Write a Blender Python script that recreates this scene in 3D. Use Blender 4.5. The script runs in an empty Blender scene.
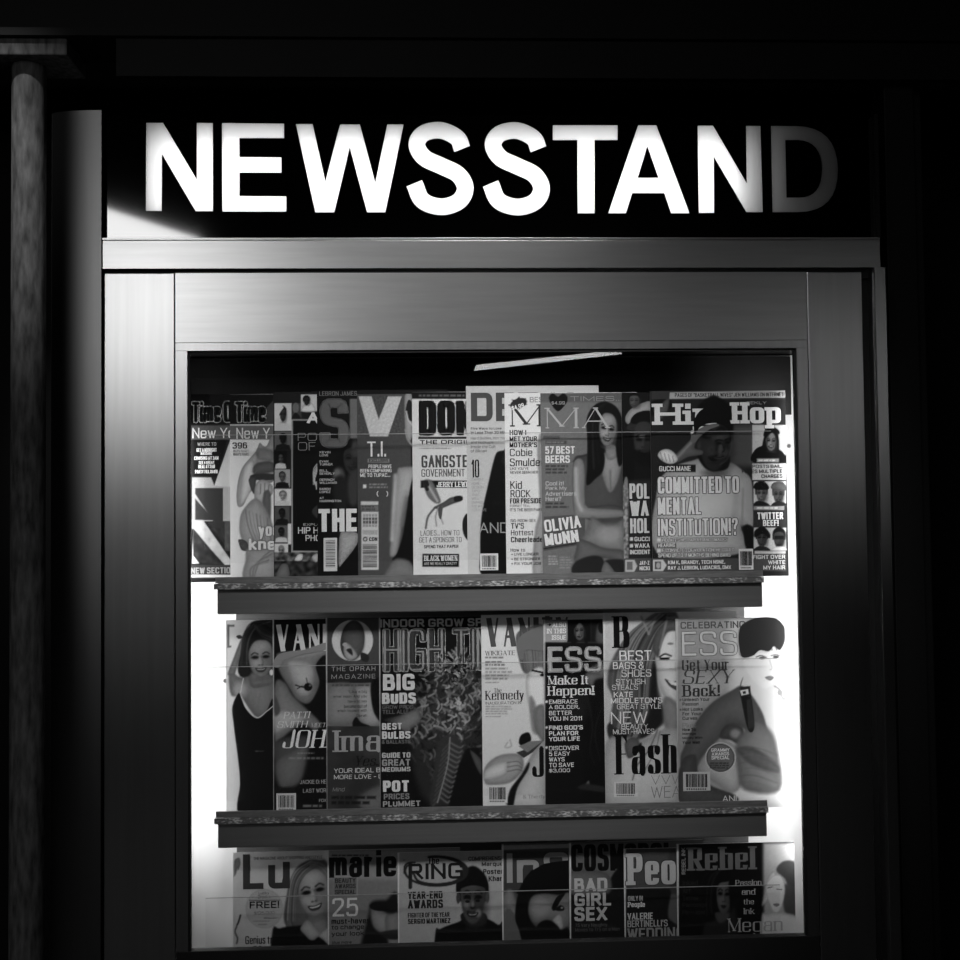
import bpy, bmesh, math, random
import numpy as np
random.seed(7); rng = np.random.RandomState(3)
scene = bpy.context.scene
COL = scene.collection

# ------------------------------------------------------------------ camera
FPX, SIZE = 1159.0, 960.0
CAM = np.array([0.0, -1.75, 1.5])
YAW, PITCH, ROLL = 0.04024, 0.03562, -0.010615
fwd = np.array([math.sin(YAW)*math.cos(PITCH), math.cos(YAW)*math.cos(PITCH), math.sin(PITCH)])
r0 = np.array([math.cos(YAW), -math.sin(YAW), 0.0]); u0 = np.cross(r0, fwd)
RGT = r0*math.cos(ROLL) + u0*math.sin(ROLL)
UPV = -r0*math.sin(ROLL) + u0*math.cos(ROLL)

def at(x, y, Y):
    """point of the vertical plane at depth Y that the photograph shows at pixel (x, y)"""
    x = np.asarray(x, float); y = np.asarray(y, float)
    d = fwd + RGT*((x-480)/FPX)[..., None] - UPV*((y-480)/FPX)[..., None]
    return CAM + d*((Y-CAM[1])/d[..., 1])[..., None]
def pix(P):
    d = np.asarray(P, float) - CAM
    z = d@fwd
    return 480 + FPX*(d@RGT)/z, 480 - FPX*(d@UPV)/z

from mathutils import Matrix, Vector
cd = bpy.data.cameras.new('camera'); cam = bpy.data.objects.new('camera', cd); COL.objects.link(cam)
cd.sensor_width = 36.0; cd.lens = FPX/SIZE*36.0; cd.clip_start = 0.02
M = Matrix.Identity(4)
for i in range(3):
    M[i][0], M[i][1], M[i][2], M[i][3] = RGT[i], UPV[i], -fwd[i], CAM[i]
cam.matrix_world = M
scene.camera = cam

# ------------------------------------------------------------------ materials
def lin(v):
    v = np.asarray(v, float)
    return np.where(v <= 0.04045, v/12.92, ((v+0.055)/1.055)**2.4)

def newmat(name):
    m = bpy.data.materials.new(name); m.use_nodes = True
    return m, m.node_tree.nodes, m.node_tree.links

def pmat(name, v, rough=0.5, metal=0.0, spec=0.5, noise=0.0, scale=(30, 30, 30), bump=0.0, coat=0.0, aniso=0.0):
    m, N, L = newmat(name); b = N['Principled BSDF']
    c = float(lin(v))
    b.inputs['Base Color'].default_value = (c, c, c, 1)
    b.inputs['Roughness'].default_value = rough; b.inputs['Metallic'].default_value = metal
    b.inputs['Specular IOR Level'].default_value = spec
    b.inputs['Coat Weight'].default_value = coat
    b.inputs['Anisotropic'].default_value = aniso
    if noise or bump:
        tc = N.new('ShaderNodeTexCoord'); mp = N.new('ShaderNodeMapping'); no = N.new('ShaderNodeTexNoise')
        mp.inputs['Scale'].default_value = scale
        no.inputs['Scale'].default_value = 1.0; no.inputs['Detail'].default_value = 6
        L.new(tc.outputs['Object'], mp.inputs[0]); L.new(mp.outputs[0], no.inputs[0])
        if noise:
            r = N.new('ShaderNodeMapRange'); r.inputs['From Min'].default_value = .3; r.inputs['From Max'].default_value = .7
            r.inputs['To Min'].default_value = c*(1-noise); r.inputs['To Max'].default_value = min(1, c*(1+noise))
            L.new(no.outputs[0], r.inputs[0]); L.new(r.outputs[0], b.inputs['Base Color'])
        if bump:
            bp = N.new('ShaderNodeBump'); bp.inputs['Strength'].default_value = bump; bp.inputs['Distance'].default_value = .002
            L.new(no.outputs[0], bp.inputs['Height']); L.new(bp.outputs[0], b.inputs['Normal'])
    return m

def print_mat(name, rough):
    m, N, L = newmat(name); b = N['Principled BSDF']
    a = N.new('ShaderNodeAttribute'); a.attribute_name = 'print'
    no = N.new('ShaderNodeTexNoise'); no.inputs['Scale'].default_value = 900
    mr = N.new('ShaderNodeMapRange'); mr.inputs['To Min'].default_value = .88; mr.inputs['To Max'].default_value = 1.1
    mx = N.new('ShaderNodeMix'); mx.data_type = 'RGBA'; mx.blend_type = 'MULTIPLY'; mx.inputs[0].default_value = 1
    tc = N.new('ShaderNodeTexCoord')
    L.new(tc.outputs['Object'], no.inputs['Vector']); L.new(no.outputs[0], mr.inputs[0])
    L.new(a.outputs['Color'], mx.inputs[6]); L.new(mr.outputs[0], mx.inputs[7])
    L.new(mx.outputs[2], b.inputs['Base Color'])
    b.inputs['Roughness'].default_value = rough; b.inputs['Specular IOR Level'].default_value = .12
    return m

def glass_mat(name, refl, tint=1.0, rough=0.0):
    m, N, L = newmat(name); N.remove(N['Principled BSDF'])
    t = N.new('ShaderNodeBsdfTransparent'); t.inputs[0].default_value = (tint, tint, tint, 1)
    g = N.new('ShaderNodeBsdfGlossy'); g.inputs['Roughness'].default_value = rough
    lw = N.new('ShaderNodeLayerWeight'); lw.inputs[0].default_value = .5
    p5 = N.new('ShaderNodeMath'); p5.operation = 'POWER'; p5.inputs[1].default_value = 5
    ma = N.new('ShaderNodeMath'); ma.operation = 'MULTIPLY_ADD'; ma.inputs[1].default_value = .96; ma.inputs[2].default_value = .04
    mu = N.new('ShaderNodeMath'); mu.operation = 'MULTIPLY'; mu.inputs[1].default_value = refl
    x = N.new('ShaderNodeMixShader')
    L.new(lw.outputs[1], p5.inputs[0]); L.new(p5.outputs[0], ma.inputs[0]); L.new(ma.outputs[0], mu.inputs[0]); L.new(mu.outputs[0], x.inputs[0])
    L.new(t.outputs[0], x.inputs[1]); L.new(g.outputs[0], x.inputs[2]); L.new(x.outputs[0], N['Material Output'].inputs[0])
    return m

def brushed(name, v, rough, scale):
    m, N, L = newmat(name); N.remove(N['Principled BSDF'])
    g = N.new('ShaderNodeBsdfAnisotropic'); g.distribution = 'BECKMANN'; g.inputs['Roughness'].default_value = rough
    tc = N.new('ShaderNodeTexCoord'); mp = N.new('ShaderNodeMapping'); no = N.new('ShaderNodeTexNoise')
    mp.inputs['Scale'].default_value = scale; no.inputs['Scale'].default_value = 1; no.inputs['Detail'].default_value = 7
    mr = N.new('ShaderNodeMapRange'); mr.inputs['From Min'].default_value = .3; mr.inputs['From Max'].default_value = .7
    mr.inputs['To Min'].default_value = v*.95; mr.inputs['To Max'].default_value = min(1, v*1.05)
    L.new(tc.outputs['Object'], mp.inputs[0]); L.new(mp.outputs[0], no.inputs[0]); L.new(no.outputs[0], mr.inputs[0]); L.new(mr.outputs[0], g.inputs['Color'])
    d = N.new('ShaderNodeBsdfDiffuse'); d.inputs[0].default_value = (.16, .16, .16, 1)
    x = N.new('ShaderNodeMixShader'); x.inputs[0].default_value = .93
    L.new(d.outputs[0], x.inputs[1]); L.new(g.outputs[0], x.inputs[2]); L.new(x.outputs[0], N['Material Output'].inputs[0]); return m

def emit_mat(name, s):
    m, N, L = newmat(name); N.remove(N['Principled BSDF'])
    e = N.new('ShaderNodeEmission'); e.inputs[1].default_value = s
    L.new(e.outputs[0], N['Material Output'].inputs[0]); return m

def acrylic_mat():
    m, N, L = newmat('sign_letter_acrylic'); N.remove(N['Principled BSDF'])
    t = N.new('ShaderNodeBsdfTranslucent'); t.inputs[0].default_value = (.85, .85, .85, 1)
    d = N.new('ShaderNodeBsdfDiffuse'); d.inputs[0].default_value = (.75, .75, .75, 1)
    no = N.new('ShaderNodeTexNoise'); no.inputs['Scale'].default_value = 60
    mr = N.new('ShaderNodeMapRange'); mr.inputs['To Min'].default_value = .06; mr.inputs['To Max'].default_value = .1
    x = N.new('ShaderNodeMixShader')
    L.new(no.outputs[0], mr.inputs[0]); L.new(mr.outputs[0], x.inputs[0])
    L.new(t.outputs[0], x.inputs[1]); L.new(d.outputs[0], x.inputs[2]); L.new(x.outputs[0], N['Material Output'].inputs[0])
    return m

def speckle_mat():
    """scuffed, glittering plastic edge: pale chips on a grey strip"""
    m, N, L = newmat('scuffed_plastic_edge'); b = N['Principled BSDF']
    tc = N.new('ShaderNodeTexCoord'); mp = N.new('ShaderNodeMapping'); mp.inputs['Scale'].default_value = (170, 200, 420)
    no = N.new('ShaderNodeTexNoise'); no.inputs['Scale'].default_value = 1; no.inputs['Detail'].default_value = 3
    n2 = N.new('ShaderNodeTexNoise'); n2.inputs['Scale'].default_value = 38; n2.inputs['Detail'].default_value = 4
    L.new(tc.outputs['Object'], n2.inputs['Vector'])
    ad = N.new('ShaderNodeMath'); ad.operation = 'MULTIPLY_ADD'; ad.inputs[1].default_value = .75; ad.inputs[2].default_value = -.36
    L.new(n2.outputs[0], ad.inputs[0]); su = N.new('ShaderNodeMath'); su.operation = 'ADD'; L.new(ad.outputs[0], su.inputs[1])
    cr = N.new('ShaderNodeMapRange'); cr.inputs['From Min'].default_value = .5; cr.inputs['From Max'].default_value = .72
    cr.inputs['To Min'].default_value = .11; cr.inputs['To Max'].default_value = .6
    L.new(tc.outputs['Object'], mp.inputs[0]); L.new(mp.outputs[0], no.inputs[0]); L.new(no.outputs[0], su.inputs[0]); L.new(su.outputs[0], cr.inputs[0])
    L.new(cr.outputs[0], b.inputs['Base Color']); b.inputs['Roughness'].default_value = .4
    return m

MT = dict(
    alu=brushed('brushed_aluminium', .75, .275, (9, 9, 150)),
    alu_v=brushed('brushed_aluminium_upright', .75, .275, (110, 9, 4)),
    seam=pmat('black_rubber_seal', .05, rough=.7, noise=.2),
    signface=pmat('gloss_black_sign_face', .015, rough=.045, spec=1.0, noise=.2, scale=(5, 5, 5)),
    acrylic=acrylic_mat(),
    house=pmat('white_sign_housing', .8, rough=.8, noise=.05),
    carcass=pmat('dark_painted_steel', .10, rough=.6, noise=.15, scale=(8, 8, 8)),
    board=pmat('grey_rack_metal', .36, rough=.55, metal=.0, noise=.10, scale=(3, 3, 190)),
    white=pmat('white_laminate', .93, rough=.6, noise=.02),
    clear=glass_mat('clear_acrylic', .8), frosted=pmat('frosted_acrylic_edge', .62, rough=.35, noise=.3, scale=(60, 60, 60)),
    speck=speckle_mat(), grey_clear=pmat('grey_plastic_lip', .42, rough=.4, noise=.25, scale=(40, 40, 300)),
    glass=glass_mat('window_glass', 1.0, .97),
    cover=print_mat('printed_gloss_cover', .38),
    pages=pmat('paper_pages', .9, rough=.8, noise=.08, scale=(900, 900, 4)),
    steel=pmat('weathered_column_paint', .47, rough=.75, noise=.6, scale=(110, 110, 26), bump=.6),
    post=brushed('grey_steel_post', .40, .36, (90, 90, 5)),
    wall=pmat('dark_tile_wall', .05, rough=.8, noise=.2, scale=(4, 4, 4)),
    floor=pmat('dark_concrete_floor', .22, rough=.8, noise=.2, scale=(6, 6, 6)),
    lamp_body=pmat('lamp_body_enamel', .7, rough=.5, noise=.05),
)

# ------------------------------------------------------------------ mesh helpers
class MB:
    def __init__(s): s.v, s.f = [], []
    def add(s, v, f):
        b = len(s.v); s.v += [tuple(map(float, p)) for p in v]; s.f += [tuple(b+i for i in q) for q in f]
    def box(s, x0, x1, y0, y1, z0, z1):
        s.add([(x0,y0,z0),(x1,y0,z0),(x1,y1,z0),(x0,y1,z0),(x0,y0,z1),(x1,y0,z1),(x1,y1,z1),(x0,y1,z1)],
              [(3,2,1,0),(4,5,6,7),(0,1,5,4),(1,2,6,5),(2,3,7,6),(3,0,4,7)])
    def prism(s, prof, z0, z1):
        """vertical prism over an (x, y) outline, counter-clockwise from above"""
        n = len(prof)
        s.add([(x, y, z0) for x, y in prof]+[(x, y, z1) for x, y in prof],
              [tuple(range(n))[::-1], tuple(range(n, 2*n))]+[(i, (i+1) % n, (i+1) % n+n, i+n) for i in range(n)])
    def prism_x(s, prof, x0, x1):
        n = len(prof)
        s.add([(x0, y, z) for y, z in prof]+[(x1, y, z) for y, z in prof],
              [tuple(range(n)), tuple(range(n, 2*n))[::-1]]+[(i, i+n, (i+1) % n+n, (i+1) % n) for i in range(n)])
    def build(s, name, mat, parent=None, loc=(0, 0, 0), bevel=0.0, smooth=False):
        me = bpy.data.meshes.new(name); me.from_pydata(s.v, [], s.f); me.update()
        if bevel:
            bm = bmesh.new(); bm.from_mesh(me)
            bmesh.ops.recalc_face_normals(bm, faces=bm.faces)
            bmesh.ops.bevel(bm, geom=[e for e in bm.edges if e.calc_face_angle(0) > .5], offset=bevel, segments=2, affect='EDGES', profile=.6)
            bm.to_mesh(me); bm.free()
        else:
            bm = bmesh.new(); bm.from_mesh(me); bmesh.ops.recalc_face_normals(bm, faces=bm.faces); bm.to_mesh(me); bm.free()
        if smooth:
            for p in me.polygons: p.use_smooth = True
        me.materials.append(mat)
        o = bpy.data.objects.new(name, me); COL.objects.link(o)
        if parent is not None: o.parent = parent
        o.location = loc
        return o
def tag(o, label, cat=None, group=None):
    o['label'] = label
    if cat: o['category'] = cat
    if group: o['group'] = group
    return o
def empty(name, loc, label, cat, group=None):
    o = bpy.data.objects.new(name, None); o.empty_display_size = .05; COL.objects.link(o); o.location = loc
    return tag(o, label, cat, group)
def struct(o): o['kind'] = 'structure'; return o
def bx(name, mat, parent, x0, x1, y0, y1, z0, z1, off=(0, 0, 0), bevel=0.0):
    m = MB(); m.box(x0-off[0], x1-off[0], y0-off[1], y1-off[1], z0-off[2], z1-off[2]); return m.build(name, mat, parent, bevel=bevel)

# ------------------------------------------------------------------ the station around the stand
FLOOR, CEIL = 0.0, 3.1
struct(bx('floor', MT['floor'], None, -5, 4, -11, .62, -.1, FLOOR))
struct(bx('ceiling', MT['wall'], None, -5, 4, -11, .62, CEIL, CEIL+.1))
struct(bx('wall_back', MT['wall'], None, -5, 4, .5, .62, FLOOR, CEIL))

# ------------------------------------------------------------------ the cabinet
XL, XR = -.4933, .6625           # outer edges of the uprights
JL, JR = -.3856, .5762           # uprights' inner seams
WL, WR = -.3683, .5592           # window opening
ZT, ZH, ZW = 1.8815, 1.9325, 1.7610   # top of the uprights, top of the rail, window head
ZB = 0.870                       # top of the added dark bottom rail
cab = empty('newsstand_cabinet', ((XL+XR)/2, .15, 0), 'tall metal display cabinet with glazed front standing under the lit sign', 'cabinet')
co = ((XL+XR)/2, .15, 0)
g = .0022
bx('upright', MT['alu_v'], cab, XL+g, JL-g/2, 0, .012, .10, ZT-.003, co, .0012)
ur = MB(); ur.box(JR+g/2-co[0], .6625-co[0], -.15, .012-.15, .10, ZT-.003); ur.build('upright', MT['alu_v'], cab, bevel=.0012)
bx('head_rail', MT['alu'], cab, JL, JR, .0004, .012, ZW+.0125, ZT-.003, co)
bd = MB()   # narrow glazing bead round the opening
bd.box(JL-co[0], JR-co[0], .0008-.15, .012-.15, ZW, ZW+.0117)
bd.box(JL-co[0], WL-co[0], .0008-.15, .012-.15, ZB, ZW-.0005); bd.box(WR-co[0], JR-co[0], .0008-.15, .012-.15, ZB, ZW-.0005)
bd.build('glazing_bead', MT['alu_v'], cab)
sl = MB()
sl.box(WL-co[0], WL+.0035-co[0], .004-.15, .012-.15, ZB, ZW); sl.box(WR-.0035-co[0], WR-co[0], .004-.15, .012-.15, ZB, ZW)
sl.box(WL-co[0], WR-co[0], .004-.15, .012-.15, ZW-.0035, ZW)
sl.build('window_seal', MT['seam'], cab)
bx('bottom_fade_rail', MT['carcass'], cab, JL, JR, .0004, .015, .10, ZB, co, .001)  # dark rail added to stand in for the fade below the window
bx('transom_rail', MT['alu'], cab, XL, .692, -.002, .03, ZT+.003, ZH-.005, co, .0005)
bx('transom_lip', MT['alu'], cab, XL, .692, -.003, .03, ZH-.0045, ZH-.0012, co, .0003)
bk = MB()
bk.box(XL-co[0], .692-co[0], .20-.15, .22-.15, .10, 1.93); bk.box(XL-co[0], XL+.015-co[0], .031-.15, .2-.15, .1, 1.93)
bk.box(.677-co[0], .692-co[0], .031-.15, .2-.15, .1, 1.93); bk.box(XL+.015-co[0], .677-co[0], .031-.15, .2-.15, ZW+.01, ZW+.03)
bk.box(XL+.015-co[0], .677-co[0], .031-.15, .2-.15, .55, .57)
bk.build('carcass', MT['carcass'], cab)
bx('seam_backing', MT['seam'], cab, XL, .676, .006, .03, ZT-.012, ZT+.012, co)
for x_ in (JL, JR): bx('seam_backing', MT['seam'], cab, x_-.004, x_+.004, .0125, .0175, ZB, ZT-.013, co)  # added behind the seams to stop tube light leaking through
bx('seam_backing', MT['seam'], cab, JL+.005, JR-.005, .0125, .0175, ZW+.0005, ZW+.0125, co)
bx('seam_backing', MT['seam'], cab, XL, XL+.012, .0125, .0305, .10, ZT-.013, co)
bx('plinth', MT['carcass'], cab, XL+.02, .66, .03, .22, 0, .10, co)
bx('back_panel', MT['white'], cab, XL+.02, .672, .135, .14, .58, ZW+.008, co)
bx('upper_panel', MT['carcass'], cab, WL-.03, WR+.03, .128, .134, 1.67, ZW+.005, co)
bx('glass_pane', MT['glass'], cab, WL+.0036, WR-.0036, .0080, .0100, ZB+.001, ZW-.0036, co)
# right-hand edge channel with its dark slot
ch = MB(); ch.prism([(.6765, -.006), (.6790, -.012), (.6960, -.012), (.6990, -.008), (.6990, .03), (.6765, .03)], .1, ZT+.002)
ch.v = [(x-co[0], y-.15, z) for x, y, z in ch.v]
ch.build('edge_channel', MT['alu_v'], cab, bevel=.0008)
bx('channel_slot', MT['seam'], cab, .6626, .6764, .012, .03, .1, ZT-.003, co)

# ------------------------------------------------------------------ the sign
YS = .012
sx0, sx1, sz0, sz1 = XL+.0005, .688, ZH, 2.125
sign = empty('illuminated_sign', ((sx0+sx1)/2, .06, ZH), 'long black sign box with large white backlit letters above the cabinet', 'sign')
so = ((sx0+sx1)/2, .06, ZH)
A5 = lambda pts: [(130+x/2.6667, 110+y/2.6667) for x, y in pts]
A6 = lambda pts: [(470+x/2.5263, 110+y/2.5263) for x, y in pts]
def catmull(p, n=8, closed=False):
    p = [np.array(q, float) for q in p]; out = []
    m = len(p); rg = range(m if closed else m-1)
    for i in rg:
        if closed: a, b, c, d = p[(i-1) % m], p[i], p[(i+1) % m], p[(i+2) % m]
        else: b, c = p[i], p[i+1]; a = p[i-1] if i else 2*b-c; d = p[i+2] if i+2 < m else 2*c-b
        for k in range(n):
            t = k/n
            out.append(.5*((2*b)+(c-a)*t+(2*a-5*b+4*c-d)*t*t+(3*b-a-3*c+d)*t**3))
    if not closed: out.append(p[-1])
    return out
def ribbon(c, w):
    c = [np.array(q) for q in c]; L, Rr = [], []
    for i, q in enumerate(c):
        d = c[min(i+1, len(c)-1)]-c[max(i-1, 0)]; d = d/np.linalg.norm(d); n = np.array([-d[1], d[0]])*w/2
        L.append(tuple(q+n)); Rr.append(tuple(q-n))
    return L+Rr[::-1]
S_ = A5(ribbon(catmull([(886,104),(872,74),(828,54),(782,63),(765,93),(785,127),(830,149),(875,172),(894,208),(877,243),(830,258),(780,241),(758,195)], 7), 45))
Q = lambda a, b, c, n=9: [tuple((1-t)**2*np.array(a)+2*t*(1-t)*np.array(b)+t*t*np.array(c)) for t in np.linspace(0, 1, n)]
GL = [
 ([(146.1,122.7),(163,122.7),(196.7,179.4),(196.7,122.7),(212.9,122.9),(213,211.2),(195.6,211.2),(162,154.2),(161.7,211),(145.8,210.9)], None),
 (A5([(245,34),(411,36),(411,75),(292,75),(292,125),(404,126),(404,167),(292,167),(292,229),(417,230),(417,271),(246,271)]), None),
 (A5([(442,37),(487,37),(521,190),(560,38),(613,38),(654,193),(686,38),(730,38),(681,273),(632,273),(586,100),(545,273),(494,273)]), None),
 (S_, None), ([(x+76.3, y+.3) for x, y in S_], None),
 (A6([(209,38),(373,38),(373,76),(315,76),(315,261),(272,261),(271,76),(209,76)]), None),
 (A6([(349,261),(425,38),(471,38),(555,261),(508,261),(491,210),(410,210),(394,261)]), A6([(448,92),(476,171),(424,171)])),
 (A6([(575,39),(614,39),(699,184),(697,40),(734,40),(740,258),(698,258),(616,118),(617,260),(578,260)]), None),
 (A6([(760,40),(825,40)]+Q((825,40),(928,42),(930,150))[1:]+Q((930,150),(930,258),(830,258))[1:]+[(764,258)]),
  A6([(797,76),(828,76)]+Q((828,76),(888,78),(889,148))[1:]+Q((889,148),(890,221),(832,221))[1:]+[(800,221)])),
]
def fill2d(loops, depth):
    """flat slab from outlines (holes by even-odd), through a filled 2-D curve"""
    cu = bpy.data.curves.new('outline', 'CURVE'); cu.dimensions = '2D'; cu.fill_mode = 'BOTH'; cu.extrude = depth/2
    for lp in loops:
        sp = cu.splines.new('POLY'); sp.points.add(len(lp)-1); sp.use_cyclic_u = True
        for i, (x, y) in enumerate(lp): sp.points[i].co = (x, y, 0, 1)
    ob = bpy.data.objects.new('outline', cu)
    me = bpy.data.meshes.new_from_object(ob)
    bpy.data.objects.remove(ob); bpy.data.curves.remove(cu)
    me.transform(Matrix.Rotation(math.pi/2, 4, 'X'))   # x stays, y -> z, thickness along y
    return me
loops = []
for out, hole in GL:
    a = [(p[0]-so[0], p[2]-so[2]) for p in at([q[0] for q in out], [q[1] for q in out], YS)]
    h = [(p[0]-so[0], p[2]-so[2]) for p in at([q[0] for q in hole], [q[1] for q in hole], YS)] if hole else None
    loops.append((a, h))
fl = [[(sx0-so[0], 0.0005), (sx1-so[0], 0.0005), (sx1-so[0], sz1-sz0), (sx0-so[0], sz1-sz0)]]
for a, h in loops:
    fl.append(a)
    if h: fl.append(h)
me = fill2d(fl, .003); me.materials.append(MT['signface'])
o = bpy.data.objects.new('sign_face', me); COL.objects.link(o); o.parent = sign; o.location = (0, YS+.0015-so[1], 0)
for a, h in loops:
    me = fill2d([a]+([h] if h else []), .002); me.materials.append(MT['acrylic'])
    o = bpy.data.objects.new('letter', me); COL.objects.link(o); o.parent = sign; o.location = (0, YS+.0018-so[1], 0)
o['label'] = 'dim white letter D at the end of the sign'
hb = MB()
hb.box(sx0-so[0], sx1-so[0], .15-so[1], .16-so[1], 0, sz1-sz0); hb.box(sx0-so[0], sx1-so[0], .0155-so[1], .15-so[1], -.001, .004)
hb.box(sx0-so[0], sx1-so[0], .0155-so[1], .15-so[1], sz1-sz0-.004, sz1-sz0)
hb.box(sx0-so[0], sx0+.004-so[0], .0155-so[1], .15-so[1], .004, sz1-sz0-.004); hb.box(sx1-.004-so[0], sx1-so[0], .0155-so[1], .15-so[1], .004, sz1-sz0-.004)
hb.build('housing', MT['carcass'], sign)
bx('end_cap', MT['carcass'], sign, sx1+.0002, .694, .0, .16, ZH, sz1, so)

# ------------------------------------------------------------------ posts, column and beam
pst = empty('steel_post', (-.54, .05, 0), 'rounded grey steel post along the left edge of the cabinet', 'post')
prof = [(-.4945, -.01+.0), (-.4945, .16), (-.575, .16), (-.575, .04)]
arc = [(-.4945-.080*math.sin(t), -.004+.020*(1-math.cos(t))) for t in np.linspace(0, math.pi/2, 12)][::-1]
m_ = MB(); m_.prism([(x+.54, y-.05) for x, y in [(-.4945, .16), (-.5745, .16)]+arc], 0, 2.125); m_.build('post_body', MT['post'], pst)
for p in pst.children[0].data.polygons: p.use_smooth = True
pst.children[0].data.set_sharp_from_angle(angle=math.radians(40))
bx('base_plate', MT['carcass'], pst, -.574, -.4945, .02, .16, 0, .012, (-.54, .05, 0))
col = empty('iron_column', (-.641, .11, 0), 'weathered iron column with flaking paint at far left', 'column')
m_ = MB()
pr = []
for t in np.linspace(0, 2*math.pi, 28, endpoint=False): pr.append((.0265*math.cos(t), .0265*math.sin(t)))
m_.prism(pr, .03, 2.235); sh = m_.build('shaft', MT['steel'], col)
for p in sh.data.polygons: p.use_smooth = True
sh.data.set_sharp_from_angle(angle=math.radians(40))
m_ = MB(); m_.prism([(1.22*x, 1.22*y) for x, y in pr], 0, .03); m_.build('base_ring', MT['steel'], col)
m_ = MB(); m_.box(-.055, .075, -.05, .05, 2.2352, 2.262); m_.build('capital', MT['steel'], col, bevel=.003)
bm_ = empty('overhead_beam', (0, .11, 2.2622), 'dark steel beam running across above the sign', 'beam')
m_ = MB(); m_.box(-1.6, 1.6, -.06, .05, 0, .012); m_.box(-1.6, 1.6, -.012, .012, .012, .12); m_.box(-1.6, 1.6, -.06, .05, .12, .135)
m_.build('girder', MT['carcass'], bm_)
m_ = MB(); m_.box(-.49, 1.6, -.05, -.035, -.06, -.0002); m_.build('drip_edge', MT['carcass'], bm_)
rp = empty('side_post', (.76, .12, 0), 'black upright post beside the right edge of the cabinet', 'post')
m_ = MB(); m_.box(-.02, .03, -.03, .03, 0, 2.2618); m_.box(.03, .05, -.01, .03, 0, 2.2618); m_.build('post_body', MT['carcass'], rp, bevel=.002)
bx('base_plate', MT['carcass'], rp, -.045, .065, -.05, .05, 0, .01)

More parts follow.
